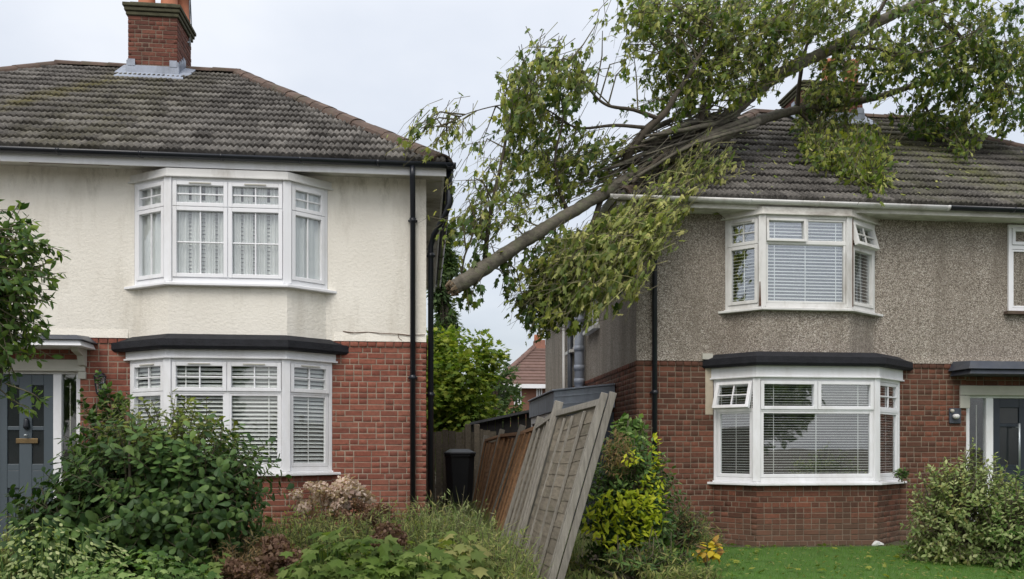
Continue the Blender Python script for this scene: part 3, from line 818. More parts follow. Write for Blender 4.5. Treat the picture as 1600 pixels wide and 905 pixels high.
# ------------------------------------------------------------------ houses
def downpipe(root, pts, r=0.036, label=None):
    m = MB(); m.tube(pts, r, 10)
    for k in range(1, len(pts)):
        a, b = Vector(pts[k - 1]), Vector(pts[k])
        if (b - a).length > 1.0:
            for t in (0.03, 0.5, 0.97):
                p = a.lerp(b, t); m.tube([p - Vector((0, 0, 0.03)), p + Vector((0, 0, 0.03))], r * 1.25, 10)
                m.box(p.x - 0.06, p.x + 0.06, p.y + 0.02, p.y + 0.045, p.z - 0.012, p.z + 0.012)
    return m.build('downpipe', MAT['black'], root, True, label=label)

def chimney(root, x0, x1, y0, y1, zb, zt, pots, seed=0, cap=0.2):
    ch = MB(); ch.box(x0 + 0.005, x1 - 0.005, y0 + 0.005, y1 - 0.005, zb - 0.6, zt)
    part = ch.build('chimney', MAT['mortar_r'], root)
    br = []
    lay(br, Vector((x0, y0, zb)), Vector((1, 0, 0)), Vector((0, -1, 0)), x1 - x0, zb - 0.3, zt, 0.5)
    lay(br, Vector((x1, y0, zb)), Vector((0, 1, 0)), Vector((1, 0, 0)), y1 - y0, zb - 0.3, zt, 0.5)
    lay(br, Vector((x0, y1, zb)), Vector((0, -1, 0)), Vector((-1, 0, 0)), y1 - y0, zb - 0.3, zt, 0.5)
    set_bricks(br, MAT['brick_c'], part, 110)
    c = MB()
    n = 3
    for k in range(n):
        e = 0.03 + 0.022 * k; h = cap / n
        c.box(x0 - e, x1 + e, y0 - e, y1 + e, zt + k * h + 0.001, zt + (k + 1) * h - 0.006)
    c.box(x0 + 0.02, x1 - 0.02, y0 + 0.02, y1 - 0.02, zt + cap - 0.005, zt + cap + 0.05)
    c.build('chimney_cap', MAT['capmoss'], part, bevel=0.012)
    for (px_, py_, r) in pots:
        p = MB(); p.lathe((px_, py_, zt + cap + 0.03), [(r * 1.15, 0), (r * 1.15, 0.05), (r, 0.08), (r * 0.9, 0.42), (r * 1.1, 0.45), (r * 1.1, 0.52), (r * 0.85, 0.53)], 18)
        p.build('chimney_pot', MAT['clay'], part, True)
    return part

def tall_light(part, fr, s0, s1, z0, z1): light(part, fr, s0, s1, z0, z1)

def house(P):
    """one house of the pair; P holds its measures. sg=+1 grows to the right of its outer corner, -1 to the left"""
    sg, xc, yw, zg = P['sg'], P['xc'], P['yw'], P['zg']
    xe = xc + sg * P['width']; yb = yw + P.get('depth', 8.4)
    X0, X1 = min(xc, xe), max(xc, xe)
    root = thing('house', P['label'], 'house', ((X0 + X1) / 2, yw + 4, zg))
    zb, zs, zE, zR = P['zb'], P['zs'], P['zE'], P['zR']
    wm, bm_, mm = P['wall_mat'], P['brick_mat'], P['mortar_mat']
    ub, lb = P['ub'], P['lb']          # upper and lower bay plan: xl, xfl, xfr, xr, projection
    upoly = [(ub[0], yw), (ub[1], yw - ub[4]), (ub[2], yw - ub[4]), (ub[3], yw)]
    lpoly = [(lb[0], yw), (lb[1], yw - lb[4]), (lb[2], yw - lb[4]), (lb[3], yw)]
    us, uh = P['uz']; ls, lh = P['lz']  # sill / head heights
    dx0, dx1 = P['door_x']              # whole door opening incl. sidelight
    # --- rendered wall, in pieces round the openings
    m = MB(); T = 0.25
    m.box(X0, ub[0], yw, yw + T, zb, zs); m.box(ub[3], X1, yw, yw + T, zb, zs)
    m.box(ub[0], ub[3], yw + 0.001, yw + T, zb, us - 0.02); m.box(ub[0], ub[3], yw + 0.001, yw + T, uh + 0.02, zs)
    ap = offset_poly(upoly, -0.015)
    m.prism([(p[0], p[1]) for p in ap] + [(ap[-1][0], yw + 0.05), (ap[0][0], yw + 0.05)], P['bay_roof'][1] - 0.08, us - 0.05)
    xi0, xi1 = (X0 + 0.001, X0 + T) if sg > 0 else (X1 - T, X1 - 0.001)
    # bell-cast drip at the foot of the render
    for (a, b) in ((X0, min(lb[0] - 0.02, X1)), (lb[3] + 0.02, X1)):
        m.hexa([(a, yw - 0.02, zb), (b, yw - 0.02, zb), (b, yw + 0.02, zb), (a, yw + 0.02, zb), (a, yw - 0.0015, zb + 0.11), (b, yw - 0.0015, zb + 0.11), (b, yw + 0.02, zb + 0.11), (a, yw + 0.02, zb + 0.11)])
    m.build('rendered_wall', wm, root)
    # side walls and back
    m = MB()
    for (a, b) in ((X0, X0 + T), (X1 - T, X1)):
        m.box(a, b, yw + T + 0.001, yb, zb, zs)
    m.box(X0, X1, yb + 0.001, yb + T, 0, zs)
    m.build('side_wall', P.get('side_mat', wm), root)
    # --- brick storey
    segs = []
    pier = sorted([(dx1, lb[0]), (lb[3], X1)] if sg < 0 else [(X0, lb[0]), (lb[3], dx0)])
    far = (X0, dx0) if sg < 0 else (dx1, X1)
    m = MB()
    for (a, b) in pier + [far]:
        m.box(a + (0.005 if a == X0 else 0), b - (0.005 if b == X1 else 0), yw + 0.005, yw + T, zg - 0.1, zb)
    m.box(lb[0], lb[3], yw + 0.006, yw + T, zg - 0.1, ls - 0.03)
    m.box(dx0, dx1, yw + 0.0055, yw + T, P['door_top'], zb)
    for (a, b) in ((X0 + 0.005, X0 + T), (X1 - T, X1 - 0.005)): m.box(a, b, yw + T + 0.002, yb, zg - 0.1, zb - 0.001)
    ip = offset_poly(lpoly, -0.006)
    m.prism([(p[0], p[1]) for p in ip] + [(ip[-1][0], yw + 0.05), (ip[0][0], yw + 0.05)], zg - 0.1, ls - 0.056)
    bw = m.build('brick_wall', mm, root)
    br = []
    Sx, Nf = Vector((1, 0, 0)), Vector((0, -1, 0))
    for (a, b) in pier: lay(br, Vector((a, yw, zg)), Sx, Nf, b - a, zg, zb, P['hp'], 0.014)
    lay(br, Vector((dx0, yw, zg)), Sx, Nf, dx1 - dx0, P['door_top'] + 0.002, zb, P['hp'], 0.014)
    for i in range(3):
        fr, L = frame_of(lpoly[i], lpoly[i + 1], zg)
        lay(br, fr[0], fr[1], fr[2], L, zg, ls - 0.06, P['hp'])
    brf = []
    lay(brf, Vector((far[0], yw, zg)), Sx, Nf, min(far[1] - far[0], 2.5), zg, zb, P['hp'])
    if sg > 0: lay(brf, Vector((X0, yb, zg)), Vector((0, -1, 0)), Vector((-1, 0, 0)), yb - yw, zg, zb, P['hp'], 0.014)
    else: lay(brf, Vector((X1, yw, zg)), Vector((0, 1, 0)), Vector((1, 0, 0)), yb - yw, zg, zb, P['hp'], 0.014)
    br = [b for b in br if True]
    vis = [b for b in br if proj(b[0])[1] < P['brick_vis_y'] and -10 < proj(b[0])[0] < 1610]
    hid = [b for b in br if not (proj(b[0])[1] < P['brick_vis_y'] and -10 < proj(b[0])[0] < 1610)]
    vis.sort(key=lambda b: proj(b[0])[2] / max(b[3], 0.05) ** 0.5)
    set_bricks(vis[:300], bm_, bw, 300)
    set_bricks(vis[300:] + hid + brf, bm_, bw, 0)
    # --- bays
    part = bay(root, 'bay_window', upoly, yw, us, uh, P['uhead'], P['upanels'], P['umat'], blinds=P['ublinds'], curtains=P['ucurt'], sill_mat=P['umat'], label=P.get('ulabel'), gmat=P.get('gmat'))
    part2 = bay(root, 'bay_window', lpoly, yw, ls, lh, P['bay_roof'][0] - lh, P['lpanels'], MAT['upvc'], blinds=P['lblinds'], label=P.get('llabel'), gmat=P.get('gmat'))
    bay_roof(root, lpoly, yw, P['bay_roof'][0] + 0.001, P['bay_roof'][1], MAT['bayroof'])
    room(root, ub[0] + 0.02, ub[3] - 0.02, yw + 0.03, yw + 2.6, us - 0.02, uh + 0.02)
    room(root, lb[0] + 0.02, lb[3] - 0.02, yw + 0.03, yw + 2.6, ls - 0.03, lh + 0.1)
    # --- roof
    ov = P['ov']; os_ = P.get('ovs', ov); ex0, ex1, ey, eyb = X0 - os_, X1 + os_, yw - ov, yb + ov
    yr = P['yr']; r0, r1 = P['ridge']
    m = MB()
    e = [(ex0, ey, zE), (ex1, ey, zE), (ex1, eyb, zE), (ex0, eyb, zE)]; q0, q1 = (r0, yr, zR - 0.02), (r1, yr, zR - 0.02)
    m.poly([e[0], e[1], q1, q0]); m.poly([e[1], e[2], q1]); m.poly([e[2], e[3], q0, q1]); m.poly([e[3], e[0], q0]); m.poly([e[3], e[2], e[1], e[0]])
    roof = m.build('roof', MAT['under'], root)
    Uf = Vector((0, yr - ey, zR - zE)); Lf = Uf.length; Uf.normalize(); S1 = Vector((1, 0, 0)); Nn = S1.cross(Uf)
    sl = slope_tiles((0, ey, zE), S1, Uf, Nn, Lf, ex0, ex1, r0, r1)
    set_tiles(sl, P['tile_mat'], roof, 300)
    for (xs_, xr_, sd) in ((ex0, r0, -1), (ex1, r1, 1)):
        U = Vector((xr_ - xs_, 0, zR - zE)); L = U.length; U.normalize(); S_ = Vector((0, 1, 0)) if sd > 0 else Vector((0, -1, 0))
        Nn = S_.cross(U)
        a, b, t = (ey, eyb, yr) if sd > 0 else (-eyb, -ey, -yr)
        set_tiles(slope_tiles((xs_, 0, zE), S_, U, Nn, L, a, b, t, t), P['tile_mat'], roof, 0)
    ridge_tiles('ridge_tile', (r0, yr, zR + 0.03), (r1, yr, zR + 0.03), MAT['hip'], roof)
    ridge_tiles('hip_tile', (ex0 + 0.03, ey + 0.03, zE + 0.06), (r0, yr, zR + 0.04), MAT['hip'], roof)
    ridge_tiles('hip_tile', (ex1 - 0.03, ey + 0.03, zE + 0.06), (r1, yr, zR + 0.04), MAT['hip'], roof)
    # fascia, soffit, gutters
    zf = zE - 0.02
    m = MB()
    m.box(ex0, ex1, ey + 0.02, ey + 0.045, zf - P['fh'], zf)
    for (a, b) in ((ex0 + 0.02, ex0 + 0.045), (ex1 - 0.045, ex1 - 0.02)): m.box(a, b, ey + 0.046, eyb, zf - P['fh'] + 0.002, zf - 0.002)
    m.build('fascia', P['fascia_mat'], root, bevel=0.004)
    m = MB()
    so = zs + 0.0
    m.box(ex0 + 0.05, ex1 - 0.05, ey + 0.046, yw - 0.001, so - 0.012, so + 0.006)
    for (a, b) in ((ex0 + 0.046, X0 - 0.001), (X1 + 0.001, ex1 - 0.046)): m.box(a, b, yw, eyb - 0.05, so - 0.011, so + 0.007)
    m.build('soffit', P['soffit_mat'], root)
    gy = ey - 0.045; gzz = zE - 0.005
    m = MB()
    for (a, b, mi) in P['gutters']:
        m.cm = mi; gutter(m, (a, gy, gzz), (b, gy, gzz - 0.004))
    m.cm = P.get('side_gutter', 0)
    gx = ex1 + 0.045 if sg < 0 else ex0 - 0.045
    if sg < 0: gutter(m, (gx, gy - 0.03, gzz - 0.002), (gx, eyb, gzz))
    else: gutter(m, (gx, eyb, gzz), (gx, gy - 0.03, gzz - 0.002))
    m.build('gutter', [MAT['black'], MAT['upvc_old']], root, True)
    P.update(root=root, roof=roof, ex0=ex0, ex1=ex1, ey=ey, X0=X0, X1=X1, yb=yb, upoly=upoly, lpoly=lpoly, part_u=part, part_l=part2, gy=gy, brick_wall=bw)
    return root

L_ = lambda s0, s1, z0, z1, nv=0, nh=0, **k: (s0, s1, z0, z1, nv, nh, k)
# ---------------------------- left house: cream render
yl = 10.89
ovl = 0.36
zgl = 0.05
def zl(px, py, Y=yl): return za(px, py, Y)
PL = dict(sg=-1, xc=0.05, yw=yl, zg=zgl, width=9.7, label='cream rendered house with red brick below and brown mossy roof, left of the gap',
    zb=zl(600, 534), zs=zl(600, 277), zE=4.93, zR=7.92, yr=15.1, ridge=(-6.25, -3.2), ov=ovl, ovs=0.25, depth=7.2, fh=0.125,
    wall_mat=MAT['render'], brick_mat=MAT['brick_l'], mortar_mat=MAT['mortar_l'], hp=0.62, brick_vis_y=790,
    ub=(xa(210, yl), xa(262, yl - .33), xa(449, yl - .33), xa(512, yl), 0.33), uz=(zl(350, 441, yl - .33), zl(350, 279, yl - .33)), uhead=0.10,
    lb=(xa(203, yl), xa(261, yl - .40), xa(447, yl - .40), xa(519, yl), 0.40), lz=(zl(350, 737, yl - .40), zl(350, 560, yl - .40)),
    bay_roof=(zl(350, 546, yl - .45), zl(350, 527, yl - 0.1)),
    door_x=(xa(-12, yl), xa(125, yl)), door_top=zl(60, 579),
    tile_mat=tile_mat('tiles_brown_grey', [(-4.6, 0.42, 15.0, 0.42, 0.75, (0.15, 0.13, 0.022)), (-4.3, 0.0, 15.0, 1.3, 0.35, (0.13, 0.12, 0.03))]),
    umat=MAT['upvc'], fascia_mat=MAT['upvc'], soffit_mat=MAT['paint_old'],
    gutters=[(-10.0, 0.05 + .25 + 0.1, 0)])
two_top = [L_(0, .5, .735, 1, 1, 1, vent=True), L_(.5, 1, .735, 1, 1, 1, vent=True)]
PL['upanels'] = [dict(frame=[('h', .735)], lights=[L_(0, 1, .735, 1, 1, 1, vent=False), L_(0, 1, 0, .735, 1, 0)]),
                 dict(frame=[('h', .735), ('v', .5, 0, 1)], lights=two_top + [L_(0, .5, 0, .735, 1, 1), L_(.5, 1, 0, .735, 1, 1)], headmat=MAT['upvc_old']),
                 dict(frame=[('h', .735)], lights=[L_(0, 1, .735, 1, 1, 1), L_(0, 1, 0, .735, 1, 0)])]
PL['lpanels'] = [dict(frame=[('h', .72)], lights=[L_(0, 1, .72, 1, 1, 1, vent=True), L_(0, 1, 0, .72)]),
                 dict(frame=[('h', .72), ('v', .5, 0, 1)], lights=[L_(0, .5, .72, 1, 1, 1, vent=True), L_(.5, 1, .72, 1, 1, 1, vent=True), L_(0, .5, 0, .72, sash=False), L_(.5, 1, 0, .72, sash=False)]),
                 dict(frame=[('h', .72)], lights=[L_(0, 1, .72, 1, 1, 1, vent=True), L_(0, 1, 0, .72, sash=False)])]
bl = dict(pitch=0.05, depth=0.05, tilt=0.7, off=-0.062)
PL['lblinds'] = [bl, bl, bl]
PL['ublinds'] = [None, dict(pitch=0.048, depth=0.048, tilt=1.15, off=-0.11, z1=1.0), None]
PL['ucurt'] = [[(0.03, 0.97, -0.065, 4, .02)], [(a, b, -0.07, n, .016) for a, b, n in ((.04, .16, 4), (.185, .27, 3), (.30, .385, 3), (.405, .49, 3), (.51, .60, 3), (.62, .70, 3), (.725, .82, 4), (.845, .96, 4))], [(0.03, 0.97, -0.065, 5, .02)]]
house(PL)
LR = PL['root']

# ---------------------------- right house: pebbledash
yr_ = 11.40
ovr = 0.36
def zr(px, py, Y=yr_): return za(px, py, Y)
PR = dict(sg=1, xc=2.98, yw=yr_, zg=0.0, width=9.7, label='grey pebbledash house with brown brick below, fallen tree lying across its roof',
    zb=zr(1060, 564), zs=zr(1100, 333), zE=4.76, zR=7.80, yr=15.5, ridge=(6.35, 9.45), ov=ovr, fh=0.10,
    wall_mat=MAT['pebble'], brick_mat=MAT['brick_r'], mortar_mat=MAT['mortar_r'], hp=0.8, brick_vis_y=852,
    ub=(xa(1133, yr_), xa(1191, yr_ - .36), xa(1328, yr_ - .36), xa(1367, yr_), 0.36), uz=(zr(1260, 480, yr_ - .36), zr(1260, 337, yr_ - .36)), uhead=0.10,
    lb=(xa(1115, yr_), xa(1182, yr_ - .48), xa(1371, yr_ - .48), xa(1406, yr_), 0.48), lz=(zr(1280, 752, yr_ - .48), zr(1280, 590, yr_ - .48)),
    bay_roof=(zr(1280, 572, yr_ - .5), zr(1280, 555, yr_ - .1)),
    door_x=(xa(1510, yr_), xa(1660, yr_)), door_top=zr(1560, 603),
    tile_mat=tile_mat('tiles_dark_grey', [(8.6, -0.25, 13.0, 0.9, 0.7, (0.13, 0.14, 0.03)), (7.4, 0.15, 12.0, 0.8, 0.35, (0.10, 0.11, 0.035)), (10.3, -0.2, 13.0, 0.5, 0.4, (0.10, 0.11, 0.035))], 0.82),
    umat=MAT['upvc_old'], fascia_mat=MAT['paint_old'], soffit_mat=MAT['paint_old'],
    gutters=[(2.98 - ovr - 0.1, xa(1480, yr_ - .4), 1), (xa(1480, yr_ - .4) + 0.01, 13.2, 0)], side_gutter=1, gmat=MAT['glass_r'],
    ulabel='weathered white upper bay window with its right top light propped open')
PR['upanels'] = [dict(frame=[('h', .70)], lights=[L_(0, 1, .70, 1, 1, 1, vent=True), L_(0, 1, 0, .70)]),
                 dict(frame=[('h', .72), ('v', .5, .72, 1)], lights=[L_(0, .5, .72, 1, sw=0.035, tilt=-0.06), L_(.5, 1, .72, 1, sw=0.03, sash=False), L_(0, 1, 0, .72, sw=0.03, sash=False)], headmat=MAT['paint_old']),
                 dict(frame=[('h', .70)], lights=[L_(0, 1, .70, 1, 1, 1, tilt=-0.26), L_(0, 1, 0, .70)])]
PR['lpanels'] = [dict(frame=[('h', .70)], lights=[L_(0, 1, .70, 1, 1, 1, tilt=-0.35), L_(0, 1, 0, .70, sash=False)]),
                 dict(frame=[('h', .70), ('v', .5, .70, 1)], lights=[L_(0, .5, .70, 1), L_(.5, 1, .70, 1), L_(0, 1, 0, .70, sash=False)]),
                 dict(frame=[('h', .70)], lights=[L_(0, 1, .70, 1, 1, 1, sash=False), L_(0, 1, 0, .70, sash=False)])]
bt = dict(pitch=0.036, depth=0.022, tilt=0.28, off=-0.058)
PR['lblinds'] = [bt, bt, bt]
PR['ublinds'] = [dict(pitch=0.046, depth=0.034, tilt=0.4, off=-.058), dict(pitch=0.046, depth=0.04, tilt=0.6, off=-0.06), dict(pitch=0.046, depth=0.036, tilt=0.55, off=-.058)]
PR['ucurt'] = [None, None, None]
house(PR)
RR = PR['root']

# ---------------------------- chimneys
yc = 14.55
cx0, cx1 = xa(200, yc), xa(277, yc)
chl = chimney(LR, cx0, cx1, yc, yc + 0.85, za(238, 122, yc), za(238, 26, yc), [(xa(229, yc + .3), yc + .32, 0.14), (xa(264, yc + .3), yc + .32, 0.14), (xa(283, yc + .6), yc + .62, 0.13)])
def flashing(part, x0, x1, y0, y1, z, slope):
    m = MB()
    m.box(x0 - 0.03, x1 + 0.03, y0 - 0.022, y0 - 0.004, z - 0.12, z + 0.10)
    m.hexa([(x0 - 0.16, y0 - 0.24, z - 0.20), (x1 + 0.16, y0 - 0.24, z - 0.20), (x1 + 0.10, y0 - 0.02, z - 0.035), (x0 - 0.10, y0 - 0.02, z - 0.035),
            (x0 - 0.16, y0 - 0.24, z - 0.185), (x1 + 0.16, y0 - 0.24, z - 0.185), (x1 + 0.10, y0 - 0.02, z - 0.02), (x0 - 0.10, y0 - 0.02, z - 0.02)])
    k = 4
    for sx, sd in ((x0, -1), (x1, 1)):      # stepped flashing up the cheeks
        for i in range(k):
            a, b = y0 + (i) * 0.11 - 0.02, y0 + (i + 1) * 0.11
            xa_, xb_ = sorted((sx + sd * 0.004, sx + sd * 0.02))
            m.box(xa_, xb_, a, b, z - 0.1 + slope * i * 0.11, z + 0.18 + slope * i * 0.11)
        xa_, xb_ = sorted((sx, sx + sd * 0.2))
        m.hexa([(xa_, y0 - .05, z - 0.06), (xb_, y0 - .05, z - 0.075), (xb_, y0 + .5, z + 0.31), (xa_, y0 + .5, z + 0.33), (xa_, y0 - .05, z - 0.04), (xb_, y0 - .05, z - 0.055), (xb_, y0 + .5, z + 0.33), (xa_, y0 + .5, z + 0.35)])
        for e in ((sx, sx - sd * 0.12),):
            xa_, xb_ = sorted(e); m.box(xa_, xb_, y0 - 0.028, y0 - 0.023, z + 0.09, z + 0.2)
    return m.build('flashing', MAT['lead'], part)
flashing(chl, cx0, cx1, yc, yc + 0.85, za(238, 113, yc), 0.7)
aer = thing('aerial_mast', 'thin grey aerial mast strapped to the right side of the brick chimney', 'aerial', (cx1 + 0.16, yc + 0.7, za(296, 75, yc + .7)))
m = MB(); x_ = xa(296, yc + .7); m.tube([(x_, yc + .7, za(296, 72, yc + .7)), (x_, yc + .7, za(296, -90, yc + .7))], 0.022, 8); m.build('mast', MAT['metal'], aer, True)
m = MB()
for zz in (66, 50):
    z = za(296, zz, yc + .7); m.box(cx1 - 0.005, x_ + 0.02, yc + .68, yc + .72, z - 0.015, z + 0.015); m.tube([(cx1, yc + .6, z - .05), (x_, yc + .7, z), (cx1, yc + .8, z - .05)], 0.010, 6)
m.build('bracket', MAT['metal'], aer)
m = MB(); m.tube([(x_ + .02, yc + .69, za(296, 0, yc + .7)), (x_ + .04, yc + .69, za(296, 40, yc + .7)), (x_ - .02, yc + .69, za(296, 70, yc + .7)), (x_ - .1, yc + .72, za(296, 78, yc + .7))], 0.007, 5); m.build('cable', MAT['black'], aer)

yc2 = 14.85
rx0, rx1 = xa(1254, yc2), xa(1348, yc2)
chr_ = chimney(RR, rx0, rx1, yc2, yc2 + 0.85, za(1300, 195, yc2), za(1300, 143, yc2), [(xa(1296, yc2 + .3), yc2 + .32, 0.14), (xa(1330, yc2 + .3), yc2 + .32, 0.14)], cap=0.16)
flashing(chr_, rx0, rx1, yc2, yc2 + 0.85, za(1300, 184, yc2), 0.7)

# ---------------------------- rainwater pipes
gy, gz0 = PL['gy'], PL['zE'] - 0.06
def pxl(px, py, Y): p = at(px, py, Y); return (p.x, p.y, p.z)
yp = yl - 0.06
x_ = xa(645, yp)
downpipe(LR, [(x_, gy, gz0 + .01), (x_, gy, gz0 - 0.12), (x_, yp, gz0 - 0.45), (x_, yp, 0.1)], 0.035)
xs = PL['X1'] + 0.06; xg = PL['ex1'] + 0.045
downpipe(LR, [(xg, gy + 0.12, gz0), (xg, gy + 0.12, gz0 - 0.42), (xg - 0.06, gy + 0.18, gz0 - 0.56), (xs + 0.04, gy + 0.5, gz0 - 0.72), (xs, gy + 0.56, gz0 - 0.86), (xs, gy + 0.56, 0.1)], 0.037)
yp = yr_ - 0.06
x_ = xa(1023, yp); gy2 = PR['gy']; gz2 = PR['zE'] - 0.06
xo = xa(1036, gy2)
downpipe(RR, [(xo, gy2, gz2), (xo, gy2, gz2 - 0.12), (x_ + 0.02, yp - 0.05, gz2 - 0.38), (x_, yp, gz2 - 0.5), (x_, yp, 0.05)], 0.037)

# ---------------------------- front doors and canopies
def door_set(P, fx, lights_x, zt, col, light_side):
    """fx = door leaf left/right, lights_x = sidelight left/right"""
    root, yw = P['root'], P['yw']
    zg = P['zg']; yd = yw + 0.05
    dx0, dx1 = P['door_x']; top = P['door_top'] - 0.0
    fr = (Vector((0, yd, zg)), Vector((1, 0, 0)), Vector((0, -1, 0)))
    m = MB(); a, b = min(fx[0], lights_x[0]) - 0.07, max(fx[1], lights_x[1]) + 0.06
    mid = (fx[1], lights_x[0]) if light_side > 0 else (lights_x[1], fx[0])
    h = zt - zg
    m.pbox(fr, a, a + 0.06, -0.08, 0, 0, h + 0.06); m.pbox(fr, b - 0.06, b, -0.08, 0, 0, h + 0.06)
    m.pbox(fr, mid[0], mid[1], -0.078, 0.002, 0, h); m.pbox(fr, a + 0.06, b - 0.06, -0.079, 0.001, h, h + 0.06)
    m.pbox(fr, lights_x[0], lights_x[1], -0.07, -0.004, 0.0, 0.62); m.pbox(fr, lights_x[0], lights_x[1], -0.07, 0.012, 0.62, 0.67)
    f = m.build('door_frame', MAT['upvc'], root, bevel=0.005)
    p = MB(); p.pbox(fr, lights_x[0], lights_x[1], -0.04, -0.035, 0.67, h); p.build('pane', MAT['glass'], f)
    g = MB(); xm = (lights_x[0] + lights_x[1]) / 2; g.pbox(fr, xm - 0.006, xm + 0.006, -0.046, -0.041, 0.7, h - 0.1); g.build('glazing_bar', MAT['ledge'], f)
    # leaf with recessed panels
    d = MB(); w = fx[1] - fx[0]; x0, x1 = fx
    d.pbox(fr, x0, x1, -0.075, -0.045, 0.03, h)
    rails = [(0.03, 0.25), (0.80, 1.02), (1.02, 1.10), (h - 0.14, h)]
    st = [(0, 0.12), (w / 2 - 0.075, w / 2 + 0.075), (w - 0.12, w)]
    for (u, v) in st: d.pbox(fr, x0 + u, x0 + v, -0.044, -0.02, 0.03, h)
    for (u, v) in rails:
        d.pbox(fr, x0 + 0.12, x0 + w / 2 - 0.075, -0.044, -0.021, u, v); d.pbox(fr, x0 + w / 2 + 0.075, x0 + w - 0.12, -0.044, -0.021, u, v)
    zm = 1.52 if light_side > 0 else 1.66
    for (u, v) in ((0.12, w / 2 - 0.075), (w / 2 + 0.075, w - 0.12)):
        d.pbox(fr, x0 + u, x0 + v, -0.044, -0.024, zm, zm + 0.05)
        d.pbox(fr, x0 + u + 0.05, x0 + v - 0.05, -0.044, -0.03, 0.32, 0.74)
    leaf = d.build('door', col, root, bevel=0.006)
    for (u, v) in ((0.12, w / 2 - 0.075), (w / 2 + 0.075, w - 0.12)):
        for (q, r) in ((1.10, zm), (zm + 0.05, h - 0.14)):
            p = MB(); p.pbox(fr, x0 + u + 0.004, x0 + v - 0.004, -0.042, -0.037, q + 0.004, r - 0.004); p.build('pane', MAT['glass_dark'], leaf)
    return leaf, fr, x0, w
MAT['glass_dark'] = plain('obscured_dark_glass', (0.02, 0.024, 0.026), 0.12, 0.1, 4, spec=0.6)
ydl = yl + 0.05
leafL, frL, x0L, wL = door_set(PL, (xa(-6, ydl), xa(83, ydl)), (xa(96, ydl), xa(119, ydl)), zl(60, 584), MAT['door_l'], 1)
m = MB(); xk = x0L + wL * 0.5 + 0.02; zk = zl(36, 689) - frL[0].z
m.pbox(frL, xk - 0.13, xk + 0.13, -0.02, -0.008, zk - 0.03, zk + 0.03); m.build('letterbox', MAT['brass'], leafL, bevel=0.004)
m = MB(); c_ = Vector((xk, frL[0].y - 0.0, zl(36, 664)));
m.lathe((c_.x, c_.y, c_.z - 0.06), [(0.012, 0), (0.035, 0.02), (0.04, 0.05), (0.028, 0.09), (0.03, 0.12), (0.012, 0.15)], 10); m.build('knocker', MAT['black'], leafL, True)
m = MB(); m.lathe((xk, frL[0].y - 0.02, zl(36, 682)), [(0.01, 0), (0.022, 0.008), (0.022, 0.02), (0.01, 0.03)], 10); m.build('handle', MAT['metal'], leafL, True)
ydr = yr_ + 0.05
leafR, frR, x0R, wR = door_set(PR, (xa(1552, ydr), xa(1650, ydr)), (xa(1516, ydr), xa(1541, ydr)), zr(1570, 622), MAT['door_r'], -1)
m = MB(); m.tube([(xa(1586, ydr), ydr - 0.09, zr(1590, 662)), (xa(1586, ydr), ydr - 0.09, zr(1590, 735))], 0.016, 8); 
for q in (668, 728): m.tube([(xa(1586, ydr), ydr - 0.09, zr(1590, q)), (xa(1586, ydr), ydr, zr(1590, q))], 0.01, 6)
m.build('handle', MAT['metal'], leafR, True)
# lintel boards
m = MB(); m.box(xa(-30, yl), xa(134, yl), yl - 0.03, yl + 0.02, zl(60, 580), zl(60, 562)); m.build('lintel', MAT['ledge'], LR, bevel=0.006)
m = MB(); m.box(xa(123, yl), xa(135, yl), yl - 0.025, yl + 0.02, zl(125, 592), zl(125, 581)); m.build('lintel_end', MAT['ledge'], LR)
m = MB(); m.box(xa(1499, yr_), xa(1680, yr_), yr_ - 0.03, yr_ + 0.02, zr(1550, 618), zr(1550, 603)); m.box(xa(1499, yr_), xa(1514, yr_), yr_ - 0.029, yr_ + 0.02, zr(1505, 638), zr(1505, 618.2)); m.build('lintel', MAT['ledge'], RR, bevel=0.006)
# canopies
def canopy(P, x0, x1, zt, zb, proj_, top_mat, face_mat, hip):
    yw = P['yw']; y0 = yw - proj_
    m = MB(); m.cm = 0
    m.hexa([(x0, y0, zb), (x1, y0, zb), (x1, yw - .002, zb), (x0, yw - .002, zb), (x0 + 0.03, y0 + 0.02, zb + 0.07), (x1 - 0.03, y0 + 0.02, zb + 0.07), (x1 - 0.03, yw - .002, zb + 0.07), (x0 + 0.03, yw - .002, zb + 0.07)])
    m.cm = 1
    e = 0.03
    m.hexa([(x0 - e, y0 - e, zb + 0.071), (x1 + e, y0 - e, zb + 0.071), (x1 + e, yw - .003, zb + 0.071), (x0 - e, yw - .003, zb + 0.071),
            (x0 + hip, y0 + hip, zt - 0.03), (x1 - hip, y0 + hip, zt - 0.03), (x1 - hip, yw - .003, zt), (x0 + hip, yw - .003, zt)])
    return m.build('canopy', [face_mat, top_mat], P['root'], bevel=0.006)
cl = canopy(PL, xa(-45, yl), xa(150, yl), zl(70, 525), zl(70, 546), 0.45, MAT['darklead'], MAT['upvc'], 0.08)
def bracket(cn, x, P, z, mat):
    m = MB(); yw = P['yw']
    pts = [(yw - 0.001, z), (yw - 0.30, z), (yw - 0.28, z - 0.05), (yw - 0.12, z - 0.09), (yw - 0.07, z - 0.2), (yw - 0.001, z - 0.22)]
    A = [(x - 0.04, y, zz) for y, zz in pts]; B = [(x + 0.04, y, zz) for y, zz in pts]; m.loft(A, B); m.build('bracket', mat, cn, normals=True, bevel=0.005)
bracket(cl, xa(131, yl), PL, zl(131, 546) - 0.003, MAT['ledge'])
cr = canopy(PR, xa(1484, yr_), xa(1690, yr_), zr(1560, 566), zr(1560, 589), 0.45, MAT['darklead'], MAT['darklead'], 0.04)
